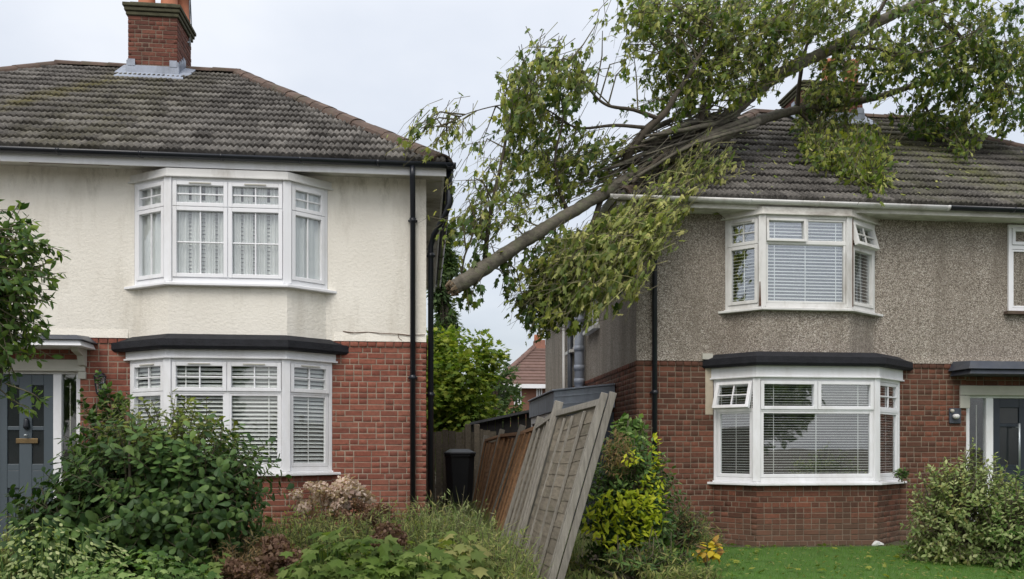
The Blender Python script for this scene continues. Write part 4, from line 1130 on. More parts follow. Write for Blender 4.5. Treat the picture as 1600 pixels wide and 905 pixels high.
# pale mortar patches beside the windows
m = MB(); m.box(xa(1102, yr_), xa(1114, yr_), yr_ - 0.004, yr_ + 0.02, zr(1108, 648), zr(1108, 572)); m.build('mortar_patch', MAT['plaster_patch'], PR['brick_wall'])
m = MB(); m.box(xa(1096, yr_), xa(1112, yr_), yr_ - 0.05, yr_ - 0.001, zr(1100, 562), zr(1100, 553)); m.build('flashing_end', MAT['ledge'], RR)

# rotted strip on the weathered bay
p_ = PR['upoly'][1]; m = MB(); zz0, zz1 = za(1188, 478, p_[1]), za(1188, 440, p_[1])
m.loft([(p_[0] - 0.02, p_[1] - 0.012, zz0), (p_[0] - 0.045, p_[1] + 0.005, zz0), (p_[0] - 0.045, p_[1] + 0.03, zz0), (p_[0] - 0.015, p_[1] + 0.03, zz0)],
       [(p_[0] - 0.03, p_[1] - 0.008, zz1), (p_[0] - 0.036, p_[1] - 0.004, zz1), (p_[0] - 0.036, p_[1] + 0.02, zz1), (p_[0] - 0.03, p_[1] + 0.02, zz1)])
m.build('rotten_strip', MAT['rot'], PR['part_u'])
p_ = PR['upoly'][2]; m = MB(); fr = (Vector((p_[0] + 0.05, p_[1] + 0.02, PR['uz'][0])), Vector((0.8, 0.6, 0)), Vector((0.6, -0.8, 0)))
m.pbox(fr, -0.02, 0.0, -0.01, 0.012, 0.02, PR['uz'][1] - PR['uz'][0] - 0.02); m.build('gap_strip', MAT['rot'], PR['part_u'])

# wall lantern, dead light fitting
ln = thing('wall_lantern', 'black glazed lantern fixed on the red brick pier between door and bay', 'lantern', pxl(161, 613, yl - 0.01))
xk, zk = xa(161, yl), zl(161, 600); yk = yl - 0.10
m = MB(); m.lathe((xk, yk, zk + 0.075), [(0.075, 0), (0.08, 0.012), (0.05, 0.045), (0.02, 0.06), (0.015, 0.085), (0.004, 0.10)], 8); m.lathe((xk, yk, zk - 0.12), [(0.012, -0.06), (0.03, -0.03), (0.05, 0.0), (0.05, 0.012)], 8)
for k in range(6):
    w = math.pi * k / 3; m.tube([(xk + 0.045 * math.cos(w), yk + 0.045 * math.sin(w), zk - 0.11), (xk + 0.07 * math.cos(w), yk + 0.07 * math.sin(w), zk + 0.08)], 0.006, 5)
m.build('cage', MAT['black'], ln)
m = MB(); m.lathe((xk, yk, zk - 0.108), [(0.042, 0), (0.067, 0.183)], 6); m.build('glass', MAT['glass'], ln)
m = MB(); m.box(xk - 0.035, xk + 0.035, yl - 0.03, yl - 0.004, zk - 0.13, zk + 0.02); m.tube([(xk, yl - 0.02, zk - 0.1), (xk, yl - 0.08, zk - 0.16), (xk, yk, zk - 0.14)], 0.011, 6); m.build('bracket', MAT['black'], ln)
dl = thing('wall_light', 'broken outside light fitting with bare wires beside the dark front door', 'wall light', pxl(1494, 660, yr_))
m = MB(); m.lathe((xa(1494, yr_ - .06), yr_ - 0.06, zr(1494, 655)), [(0.02, 0), (0.045, 0.02), (0.05, 0.05), (0.03, 0.07)], 10); m.build('lamp_holder', MAT['upvc_old'], dl, True)
m = MB(); m.box(xa(1482, yr_), xa(1500, yr_), yr_ - 0.03, yr_ - 0.004, zr(1490, 662), zr(1490, 638)); m.build('back_plate', MAT['darklead'], dl, bevel=0.01)
m = MB(); m.lathe((xa(1488, yr_ - .05), yr_ - 0.05, zr(1488, 645)), [(0.012, 0), (0.03, 0.02), (0.026, 0.04), (0.01, 0.05)], 8); m.build('sensor', MAT['ledge'], dl, True)
# single upstairs window at the right edge
def flat_window(P, x0, x1, z0, z1, split, mat, sillmat):
    yw = P['yw']; fr = (Vector((x0, yw - 0.03, z0)), Vector((1, 0, 0)), Vector((0, -1, 0))); L = x1 - x0; H = z1 - z0
    m = MB(); m.pbox(fr, 0, 0.05, -0.06, 0, 0, H); m.pbox(fr, L - .05, L, -0.06, 0, 0, H); m.pbox(fr, .05, L - .05, -0.058, -.002, 0, .05); m.pbox(fr, .05, L - .05, -0.058, -.002, H - .05, H); m.pbox(fr, .05, L - .05, -0.057, -.003, H * split - .03, H * split + .03)
    w = m.build('window', mat, P['root'], bevel=0.004)
    light(w, fr, .054, L - .054, .054, H * split - .034, smat=mat, sash=False, sw=.03); light(w, fr, .054, L - .054, H * split + .034, H - .054, smat=mat)
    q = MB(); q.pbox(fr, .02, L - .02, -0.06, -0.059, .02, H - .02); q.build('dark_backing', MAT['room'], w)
    c = curtain(w, fr, 0.05, L - 0.05, .06, H * split, -0.052, 5, 0.004)
    s = MB(); s.pbox(fr, -.06, L + .06, -.03, .06, -.05, -.002); s.build('sill', sillmat, w, bevel=0.004)
flat_window(PR, xa(1574, yr_), xa(1574, yr_) + 1.2, zr(1585, 487), zr(1585, 352), .74, MAT['upvc'], MAT['hip'])

# ---------------------------- right house: side wall fittings
xw = PR['X0']
def side_window(px0, px1, py0, py1):
    ya, yb = yX(px1, xw), yX(px0, xw); z0, z1 = za(px1, py1, ya), za(px1, py0, ya)
    fr = (Vector((xw - 0.02, yb, z0)), Vector((0, -1, 0)), Vector((-1, 0, 0))); L = yb - ya; H = z1 - z0
    m = MB(); m.pbox(fr, 0, .06, -.05, .01, 0, H); m.pbox(fr, L - .06, L, -.05, .01, 0, H); m.pbox(fr, .06, L - .06, -.049, .009, 0, .06); m.pbox(fr, .06, L - .06, -.049, .009, H - .06, H); m.pbox(fr, L * .5 - .03, L * .5 + .03, -.048, .008, .06, H - .06)
    w = m.build('side_window', MAT['upvc_old'], RR, bevel=.004)
    p = MB(); p.pbox(fr, .06, L - .06, -.02, -.015, .06, H - .06); p.build('pane', MAT['glass_dark'], w)
    s = MB(); s.pbox(fr, -.06, L + .06, -.02, .09, -.06, -.002); s.build('sill', MAT['upvc_old'], w)
side_window(921, 936, 418, 508); side_window(891, 899, 455, 546)
yv = yX(905, xw - 0.12)
m = MB(); m.tube([(xw - 0.12, yv, 1.9), (xw - 0.12, yv, za(905, 440, yv))], 0.085, 14)
for py in (596, 575, 545, 500): z = za(905, py, yv); m.tube([(xw - 0.12, yv, z - .05), (xw - 0.12, yv, z + .05)], 0.096, 14)
m.build('soil_pipe', MAT['lead'], RR, True)
yv = yX(881, xw - 0.06); m = MB(); m.tube([(xw - 0.06, yv, 1.2), (xw - 0.06, yv, za(881, 500, yv))], 0.03, 8); m.build('waste_pipe', MAT['upvc_old'], RR, True)
yv = yX(889, xw - 0.1); m = MB(); m.tube([(xw - 0.08, yv, 1.2), (xw - 0.08, yv, za(887, 480, yv))], 0.05, 8); m.build('waste_pipe', MAT['darklead'], RR, True)
# lead clad side porch against the wall
py0 = 12.65; pxa, pxb = xa(865, py0), xw - 0.012
lp = thing('side_porch', 'small lean-to porch with dull grey lead clad fascia against the pebbledash side wall', 'porch', ((pxa + pxb) / 2, 13.8, 0.1))
zt0, zt1 = za(867, 612, py0), za(960, 602, py0); zb0, zb1 = za(867, 643, py0), za(960, 637, py0)
m = MB(); m.hexa([(pxa, py0, zb0), (pxb, py0, zb1), (pxb, 15.6, zb1), (pxa, 15.6, zb0), (pxa, py0, zt0), (pxb, py0, zt1), (pxb, 15.6, zt1), (pxa, 15.6, zt0)])
m.hexa([(pxa - .03, py0 - .03, zt0 + .002), (pxb, py0 - .03, zt1 + .002), (pxb, 15.6, zt1 + .002), (pxa - .03, 15.6, zt0 + .002), (pxa - .03, py0 - .03, zt0 + .03), (pxb, py0 - .03, zt1 + .03), (pxb, 15.6, zt1 + .03), (pxa - .03, 15.6, zt0 + .03)])
m.build('lead_roof', MAT['lead'], lp, bevel=.008)
m = MB(); 
for k, t in enumerate((0.1, 0.22)): m.hexa([(pxa + .01, py0 - .012, zb0 + t), (pxb, py0 - .012, zb1 + t + .02), (pxb, py0 + .01, zb1 + t + .02), (pxa + .01, py0 + .01, zb0 + t), (pxa + .01, py0 - .006, zb0 + t + .02), (pxb, py0 - .006, zb1 + t + .04), (pxb, py0 + .01, zb1 + t + .04), (pxa + .01, py0 + .01, zb0 + t + .02)])
m.build('lead_lap', MAT['lead'], lp)
m = MB(); m.box(pxa + .06, pxb, py0 + .08, 15.5, 0, zb0 - .002); m.build('porch_wall', MAT['darklead'], lp)
m = MB()
for k in range(5): yy = py0 + .1 + k * .66; m.box(pxa + .02, pxa + .058, yy, yy + .07, 0, zb0 - .004)
m.box(pxa + .021, pxa + .057, py0 + .1, 15.4, zb0 - .12, zb0 - .005); m.build('porch_frame', MAT['upvc'], lp)

# ---------------------------- leaning fence
FY = [7.55, 9.4, 11.2, 13.0, 14.8, 16.6]
FB = [1.16, 1.06, 1.06, 1.06, 1.05, 1.03]
FT = [1.69, 1.56, 1.59, 1.57, 1.43, 1.26]
FZ = [1.86, 1.84, 1.73, 1.67, 1.63, 1.55]
fence = thing('fence', 'leaning timber fence of grey and orange-brown lap panels toppling between the houses', 'fence', (1.1, 12, 0))
def fpt(t, h, off=0.0):
    """t in bays along the fence, h = 0 foot .. 1 top"""
    i = min(int(t), len(FY) - 2); f = t - i
    L = lambda A: A[i] + (A[i + 1] - A[i]) * f
    b = Vector((L(FB), L(FY), gz(1, L(FY)))); tp = Vector((L(FT), L(FY), L(FZ)))
    d = (tp - b).normalized(); n = Vector((-d.z, 0, d.x))       # towards the left, facing up the alley
    sag = (-0.05 * math.sin(math.pi * f) + .018 * math.sin(5.1 * t + 1)) * h
    off += .03 * math.sin(3.3 * t) * math.sin(math.pi * h) + .012 * math.sin(9 * t + 4 * h)
    return b.lerp(tp, h) + n * off + Vector((0, 0, sag))
def fbox(mb, t0, t1, h0, h1, o0, o1):
    mb.hexa([fpt(t0, h0, o1), fpt(t1, h0, o1), fpt(t1, h0, o0), fpt(t0, h0, o0), fpt(t0, h1, o1), fpt(t1, h1, o1), fpt(t1, h1, o0), fpt(t0, h1, o0)])
for i in range(5):
    bm_m = MAT['fence_grey'] if i < 2 else MAT['fence_brown']
    pm = MB(); fbox(pm, i + .03, i + .97, 0.93, 0.965, -.012, .035)
    panel = pm.build('panel', MAT['fence_pale'] if i < 2 else bm_m, fence, bevel=.003, label='grey weathered lap panel' if i < 2 else 'orange-brown lap panel')
    nb = 13
    for k in range(nb):        # lapped boards with wavy lower edges
        h0 = 0.05 + 0.88 * k / nb; h1 = h0 + 0.88 / nb + 0.018
        m = MB(); K = 8; ph = random.uniform(0, 6)
        for j in range(K):
            ta, tb = i + .035 + .93 * j / K, i + .035 + .93 * (j + 1) / K
            wa, wb = (0.004 * math.sin(ph + j * 1.1) for j in (j, j + 1))
            q = [fpt(ta, h0 + wa, .009), fpt(tb, h0 + wb, .009), fpt(tb, h0 + wb, .0), fpt(ta, h0 + wa, .0), fpt(ta, h1, .002), fpt(tb, h1, .002), fpt(tb, h1, -.006), fpt(ta, h1, -.006)]
            m.hexa(q)
        m.build('slat', bm_m, panel)
    for k in range(5):         # vertical battens
        t = i + .04 + .92 * k / 4; w = .006 if 0 < k < 4 else .009
        m = MB(); fbox(m, t - w, t + w, 0.03, 0.93, .018, .045); m.build('batten', MAT['fence_pale'] if i < 2 else bm_m, panel, bevel=.003)
for i in range(1, 6):
    m = MB(); d_ = .045
    if i == 0:
        y = FY[0]
        for (a, b) in ((-.034, -.012), (.0, .02)): pass
    t = i if i < 5 else 4.999
    hh = 1.0 if i == 0 else random.uniform(1.02, 1.06)
    fbox(m, max(t - .017, 0), min(t + .017, 4.999), 0.0, hh, -.035, .06)
    m.build('post', MAT['fence_pale'], fence, bevel=.006)
# the two end boards at the near end
def endboard(o0, o1, dy, hh):
    m = MB()
    c = []
    for h in (0, hh):
        for (o, y) in ((o1, -.03 + dy), (o1, .01 + dy), (o0, .01 + dy), (o0, -.03 + dy)):
            p = fpt(0, h, o); p.y += y; c.append(tuple(p))
    m.hexa([c[0], c[3], c[2], c[1], c[4], c[7], c[6], c[5]]); m.build('end_board', MAT['fence_pale'], fence, normals=True, bevel=.004)
endboard(.0, .062, -.05, 0.985); endboard(-.078, -.012, -.045, 1.0)

# ---------------------------- back fence, bin, shed
bf = thing('fence', 'upright grey board fence across the far end of the alley behind the bin', 'fence', (-.1, 17.6, .2))
x = -1.6; yb_ = 17.6
while x < 1.55:
    w = random.uniform(.13, .16); h = random.uniform(1.48, 1.56)
    if x > -.55 and x < -.2: h += .05
    m = MB(); m.box(x, x + w - .008, yb_ + random.uniform(-.012, .012), yb_ + .03, .15, .2 + h); m.build('board', MAT['fence_grey'], bf); x += w
m = MB(); m.box(-1.6, 1.5, yb_ + .032, yb_ + .08, .5, .58); m.box(-1.6, 1.5, yb_ + .032, yb_ + .08, 1.35, 1.43); m.build('rail', MAT['fence_grey'], bf)
for px in (731, 745): m = MB(); xx = xa(px, yb_ - .1); m.box(xx - .06, xx + .06, yb_ - .14, yb_ - .03, .15, 1.85); m.build('post', MAT['fence_grey'], bf, bevel=.01)
Yb = 16.4
bx0, bx1 = xa(695, Yb), xa(743, Yb); bz = gz(0, Yb); bt_ = za(718, 706, Yb)
bn = thing('wheelie_bin', 'black wheelie bin standing in the alley before the far fence', 'bin', ((bx0 + bx1) / 2, Yb + .3, bz))
xc_ = (bx0 + bx1) / 2; wb = (bx1 - bx0) / 2
m = MB()
def rr(cx, cy, hx, hy, z, c=.05): return [(cx - hx + c, cy - hy, z), (cx + hx - c, cy - hy, z), (cx + hx, cy - hy + c, z), (cx + hx, cy + hy - c, z), (cx + hx - c, cy + hy, z), (cx - hx + c, cy + hy, z), (cx - hx, cy + hy - c, z), (cx - hx, cy - hy + c, z)]
m.loft(rr(xc_, Yb + .32, wb * .8, .25, bz + .05, .11), rr(xc_, Yb + .3, wb * .95, .32, bt_ - .1, .11)); m.loft(rr(xc_, Yb + .3, wb, .345, bt_ - .099, .11), rr(xc_, Yb + .3, wb, .345, bt_ - .05, .11))
m.build('bin_body', MAT['bin'], bn, bevel=.01)
m = MB(); m.loft(rr(xc_, Yb + .3, wb * 1.05, .37, bt_ - .048, .11), rr(xc_, Yb + .3, wb * 1.03, .36, bt_ - .01, .11)); m.loft(rr(xc_, Yb + .3, wb * .98, .34, bt_ - .0095, .1), rr(xc_, Yb + .34, wb * .6, .2, bt_ + .055, .08)); m.build('lid', MAT['bin'], bn, bevel=.008)
m = MB(); m.tube([(xc_ - wb * .8, Yb + .7, bt_ - .02), (xc_ + wb * .8, Yb + .7, bt_ - .02)], .016, 8); m.build('handle', MAT['bin'], bn)
for s_ in (-1, 1): m = MB(); m.tube([(xc_ + s_ * wb * .85, Yb + .55, bz + .1), (xc_ + s_ * wb * 1.0, Yb + .55, bz + .1)], .1, 14); m.build('wheel', MAT['bin'], bn)

Ys = 20.5
sh = thing('shed', 'black timber shed with shallow felt roof behind the fence', 'shed', (1.2, 21.5, .2))
sx0, sx1 = xa(738, Ys), xa(870, Ys); zs0, zs1 = za(738, 664, Ys), za(800, 641, Ys)
m = MB(); m.hexa([(sx0 - .05, Ys - .15, zs0), (sx1, Ys - .15, zs1 + .1), (sx1, Ys + 2.6, zs1 + .1), (sx0 - .05, Ys + 2.6, zs0), (sx0 - .05, Ys - .15, zs0 + .06), (sx1, Ys - .15, zs1 + .16), (sx1, Ys + 2.6, zs1 + .16), (sx0 - .05, Ys + 2.6, zs0 + .06)]); m.build('shed_roof', MAT['felt'], sh)
n_ = 11
for k in range(n_):
    a, b = sx0 + (sx1 - sx0) * k / n_, sx0 + (sx1 - sx0) * (k + 1) / n_; za_, zb_ = zs0 + (zs1 + .1 - zs0) * k / n_ - .01, zs0 + (zs1 + .1 - zs0) * (k + 1) / n_ - .01
    m = MB(); m.hexa([(a, Ys, .1), (b - .012, Ys, .1), (b - .012, Ys + .04, .1), (a, Ys + .04, .1), (a, Ys, za_), (b - .012, Ys, zb_), (b - .012, Ys + .04, zb_), (a, Ys + .04, za_)]); m.build('board', MAT['shed'], sh)
m = MB(); m.box(sx0, sx0 + .06, Ys + .05, Ys + 2.5, .1, zs0 - .01); m.box(sx0 + .06, sx1, Ys + 2.44, Ys + 2.5, .1, zs0); m.build('shed_wall', MAT['shed'], sh)

# ---------------------------- distant house
Yf = 42.0
fh_ = thing('house', 'distant brick house with red-brown hipped roof seen through the gap', 'house', (xa(840, Yf) + 4, Yf + 4, 0))
fx0 = xa(772, Yf); fx1 = fx0 + 12; fe = za(800, 602, Yf)
m = MB(); m.box(fx0 + .4, fx1, Yf + .01, Yf + 8, 0, fe); m.build('brick_wall', MAT['far_brick'], fh_)
fr0 = xa(838, Yf + 4); fz = za(838, 541, Yf + 4)
m = MB(); e = [(fx0, Yf - .4, fe), (fx1, Yf - .4, fe), (fx1, Yf + 8.4, fe), (fx0, Yf + 8.4, fe)]; q0, q1 = (fr0, Yf + 4, fz), (fx1 - 3, Yf + 4, fz)
m.poly([e[0], e[1], q1, q0]); m.poly([e[1], e[2], q1]); m.poly([e[2], e[3], q0, q1]); m.poly([e[3], e[0], q0]); m.poly(e[::-1]); fro = m.build('roof', MAT['far_roof'], fh_)
m = MB(); nr = 13
for k in range(nr):
    f0, f1 = k / nr, (k + 1) / nr
    def ep(f, s, lift): return Vector((fx0 + (fr0 - fx0) * f if s == 0 else fx1 + (q1[0] - fx1) * f, Yf - .4 + 4.4 * f, fe + (fz - fe) * f + lift))
    m.hexa([ep(f0, 0, .02), ep(f0, 1, .02), ep(f1, 1, .02), ep(f1, 0, .02), ep(f0, 0, .12), ep(f0, 1, .12), ep(f1, 1, .05), ep(f1, 0, .05)])
m.build('tile_courses', MAT['far_roof'], fro, kind='stuff')
ridge_tiles('hip_tile', (fx0, Yf - .4, fe + .15), (fr0, Yf + 4, fz + .1), MAT['far_roof'], fro, .16, .9)
m = MB(); m.box(fx0, fx1, Yf - .48, Yf - .38, fe - .18, fe + .03); m.build('fascia', MAT['upvc'], fh_)
for (a, b, c, d) in ((778, 791, 611, 629), (803, 815, 608, 630), (838, 847, 608, 630)):
    x0, x1, z1, z0 = xa(a, Yf), xa(b, Yf), za(a, c, Yf), za(a, d, Yf)
    m = MB(); m.box(x0, x1, Yf - .03, Yf + .005, z0 - .08, z0); m.box(x0, x1, Yf - .03, Yf + .005, z1, z1 + .07); m.box(x0, x0 + .07, Yf - .028, Yf + .005, z0, z1); m.box(x1 - .07, x1, Yf - .028, Yf + .005, z0, z1); m.box((x0 + x1) / 2 - .03, (x0 + x1) / 2 + .03, Yf - .027, Yf + .005, z0, z1)
    w = m.build('window', MAT['upvc'], fh_); m = MB(); m.box(x0 + .07, x1 - .07, Yf - .01, Yf + .004, z0, z1); m.build('pane', MAT['glass_dark'], w)
ycf = Yf + 3.6; m = MB(); m.box(xa(836, ycf), xa(852, ycf), ycf, ycf + .8, fz - .8, za(840, 531, ycf)); c = m.build('chimney', MAT['far_brick'], fro)
for px in (839, 845): m = MB(); m.lathe((xa(px, ycf), ycf + .4, za(840, 531, ycf) - .02), [(.11, 0), (.1, .35)], 10); m.build('chimney_pot', MAT['clay'], c)

# ================================================================== the fallen tree
def smooth(pts, k=6):
    """Catmull-Rom through (x,y,z,r)"""
    P = [np.array(p, float) for p in pts]; P = [2 * P[0] - P[1]] + P + [2 * P[-1] - P[-2]]
    out = []
    for i in range(1, len(P) - 2):
        for j in range(k):
            t = j / k; a, b, c, d = P[i - 1:i + 3]
            out.append(0.5 * ((2 * b) + (-a + c) * t + (2 * a - 5 * b + 4 * c - d) * t * t + (-a + 3 * b - 3 * c + d) * t ** 3))
    out.append(P[-2]); return out
def limb(name, px, parent, mat, k=6, n=9, wob=0.0):
    """px: list of (px, py, Y, radius)"""
    pts = [tuple(at(x, y, Y)) + (r,) for x, y, Y, r in px]
    pts = smooth(pts, k)
    if wob: pts = [p + np.array((random.uniform(-wob, wob), random.uniform(-wob, wob), random.uniform(-wob, wob), 0)) for p in pts]
    m = MB(); m.tube([p[:3] for p in pts], [max(p[3] * random.uniform(.94, 1.06), .003) for p in pts], n)
    if pts[0][3] > .05:      # knobbly bark outline
        for i, v in enumerate(m.v):
            c = Vector(min(pts, key=lambda q: (q[0] - v[0]) ** 2 + (q[1] - v[1]) ** 2 + (q[2] - v[2]) ** 2)[:3]); d = Vector(v) - c
            k = 1 + .16 * mnoise.noise(Vector(v) * 5.5) + .10 * mnoise.noise(Vector(v) * 14)
            m.v[i] = tuple(c + d * k)
    o = m.build(name, mat, parent, True)
    return pts
tree = thing('fallen_tree', 'uprooted leafy tree lying across the roof, broken trunk end poking over the alley', 'tree', tuple(at(1040, 262, 11.6)))
B, BD = MAT['bark'], MAT['bark_dark']
LIMBS = []
def lm(name, px, mat=B, n=9, wob=0.0, k=6): p = limb(name, px, tree, mat, k, n, wob); LIMBS.extend([q[:3] for q in p]); return p
trunk = lm('trunk', [(706, 452, 10.2, .092), (730, 437, 10.25, .096), (790, 396, 10.4, .088), (860, 352, 10.65, .083), (930, 310, 10.95, .078), (1000, 268, 11.3, .082), (1060, 240, 11.75, .108), (1120, 198, 12.2, .104), (1180, 143, 12.6, .10), (1240, 104, 12.9, .10), (1300, 76, 13.1, .094), (1360, 40, 13.3, .086), (1430, 8, 13.5, .078), (1500, -22, 13.6, .07)], B, 16, 0, 14)
# broken end
p0, p1 = Vector(trunk[0][:3]), Vector(trunk[1][:3]); dd = (p0 - p1).normalized()
m = MB(); 
for k in range(9):
    w = 2 * math.pi * k / 9; a = dd.orthogonal().normalized(); b = dd.cross(a); c = p0 + (a * math.cos(w) + b * math.sin(w)) * .075
    m.tube([c - dd * .03, c + dd * random.uniform(.0, .05)], [.04, .012], 5)
m.build('split_end', MAT['split'], tree)
lm('branch', [(1085, 228, 11.95, .085), (1130, 208, 12.4, .085), (1190, 187, 13.1, .082), (1245, 172, 13.7, .075), (1310, 163, 14.0, .065), (1370, 152, 14.1, .058), (1430, 133, 14.0, .05), (1500, 116, 13.9, .04), (1590, 92, 13.8, .025)])
lm('branch', [(757, 412, 10.55, .035), (764, 345, 10.5, .03), (778, 280, 10.45, .025), (797, 185, 10.4, .012), (805, 150, 10.4, .006)], BD, 7)
lm('branch', [(720, 440, 10.42, .014), (726, 400, 10.35, .012), (742, 350, 10.3, .008), (732, 310, 10.3, .005)], BD, 6)
lm('branch', [(972, 262, 11.3, .06), (985, 235, 11.2, .058), (1012, 200, 11.2, .055), (1038, 178, 11.2, .045), (1055, 150, 11.2, .035), (1080, 110, 11.3, .025), (1105, 60, 11.4, .014), (1120, 10, 11.5, .008)], BD, 8)
lm('branch', [(1030, 186, 11.2, .03), (990, 172, 11.05, .025), (950, 165, 10.95, .02), (925, 145, 10.9, .015), (900, 110, 10.85, .008)], BD, 7)
lm('branch', [(1012, 200, 11.2, .028), (960, 196, 11.0, .022), (905, 200, 10.9, .015), (860, 180, 10.85, .008)], BD, 7)
lm('branch', [(905, 205, 10.9, .012), (850, 170, 10.7, .010), (795, 163, 10.6, .008), (735, 176, 10.5, .006), (690, 196, 10.4, .004), (640, 200, 10.35, .003)], BD, 6)
lm('branch', [(1085, 225, 11.9, .05), (1102, 150, 11.9, .045), (1115, 100, 12.0, .035), (1142, 55, 12.1, .026), (1165, -10, 12.2, .014)], BD, 8)
lm('branch', [(1160, 165, 12.45, .05), (1190, 100, 12.4, .042), (1215, 55, 12.4, .032), (1245, 0, 12.4, .02), (1260, -40, 12.4, .012)], BD, 8)
lm('branch', [(1246, 168, 13.7, .04), (1249, 130, 13.5, .036), (1258, 80, 13.3, .028), (1275, 30, 13.2, .02), (1290, -20, 13.2, .012)], BD, 8)
lm('branch', [(1345, 48, 13.2, .04), (1372, 20, 13.1, .03), (1395, -20, 13.0, .02)], BD, 7)
lm('branch', [(1430, 8, 13.5, .05), (1480, 40, 13.3, .035), (1530, 85, 13.2, .025), (1570, 130, 13.2, .015), (1585, 180, 13.2, .008)], BD, 7)
lm('branch', [(1300, 76, 13.1, .035), (1360, 75, 12.9, .028), (1420, 85, 12.8, .02), (1480, 70, 12.7, .012), (1540, 40, 12.7, .007)], BD, 7)
lm('branch', [(1245, 172, 13.7, .03), (1275, 200, 13.6, .025), (1310, 225, 13.3, .018), (1350, 260, 12.9, .01), (1365, 285, 12.6, .005)], BD, 7)
lm('branch', [(1430, 133, 14.0, .03), (1450, 175, 13.9, .022), (1470, 210, 13.7, .014), (1500, 235, 13.4, .008)], BD, 7)
lm('branch', [(940, 310, 11.1, .04), (925, 350, 10.95, .03), (900, 395, 10.85, .022), (875, 440, 10.8, .012), (865, 490, 10.8, .006)], BD, 7)
lm('branch', [(1000, 275, 11.35, .03), (985, 330, 10.9, .024), (960, 375, 10.8, .016), (935, 420, 10.8, .009), (905, 470, 10.8, .005)], BD, 7)
lm('branch', [(890, 338, 10.95, .03), (872, 290, 10.8, .024), (868, 240, 10.7, .018), (880, 180, 10.7, .012), (865, 110, 10.7, .006)], BD, 7)
# the bundle of broken side limbs swept along the trunk
for k in range(22):
    x1, y1 = random.uniform(1080, 1190), random.uniform(165, 215)
    x0 = random.uniform(930, 1010); y0 = 250 + (1000 - x0) * 0.55 + random.uniform(-40, 45)
    r = random.uniform(.014, .038) if k % 3 else random.uniform(.035, .055)
    lm('limb', [(x1, y1, random.uniform(12.1, 12.7), r * 1.1), ((x0 + x1) / 2, (y0 + y1) / 2 + random.uniform(-14, 10), random.uniform(11.4, 11.75), r), (x0, y0, random.uniform(10.9, 11.3), r * .5)], random.choice((B, B, BD)), 6, 0.006)
TB = MB()
for k in range(80):   # thin torn branches raked along the trunk
    x1 = random.uniform(1020, 1180); y1 = 245 - (x1 - 1020) * .38 + random.uniform(-30, 22)
    L = random.uniform(70, 190); sl = random.uniform(.35, .8); x0, y0 = x1 - L, y1 + L * sl - random.uniform(0, 30)
    Y1 = 11.5 + (x1 - 1020) / 160 * .9 + random.uniform(-.25, .1); r = random.uniform(.006, .014)
    q = smooth([tuple(at(x1, y1, Y1)) + (r,), tuple(at((x0 + x1) / 2, (y0 + y1) / 2 + random.uniform(-22, 22), Y1 - .35)) + (r * .8,), tuple(at(x0, y0, Y1 - .7)) + (r * .3,)], 4)
    TB.tube([a[:3] for a in q], [max(a[3], .002) for a in q], 5, False)
TB.build('thin_branches', B, tree, kind='stuff')
LIMBS = np.array(LIMBS)

def roofY(px, py, lift):
    """depth where the sight line meets the right house's front roof slope, moved out by lift"""
    v = (HY - py) / F; u = (px - CX) / F; dy = -u * ST + CT; k = v / dy
    m_ = (PR['zR'] - PR['zE']) / (PR['yr'] - PR['ey'])
    # EYE + k*Y = zE + lift + m*(Y-ey)
    return (EYE - PR['zE'] - lift + m_ * PR['ey']) / (m_ - k)

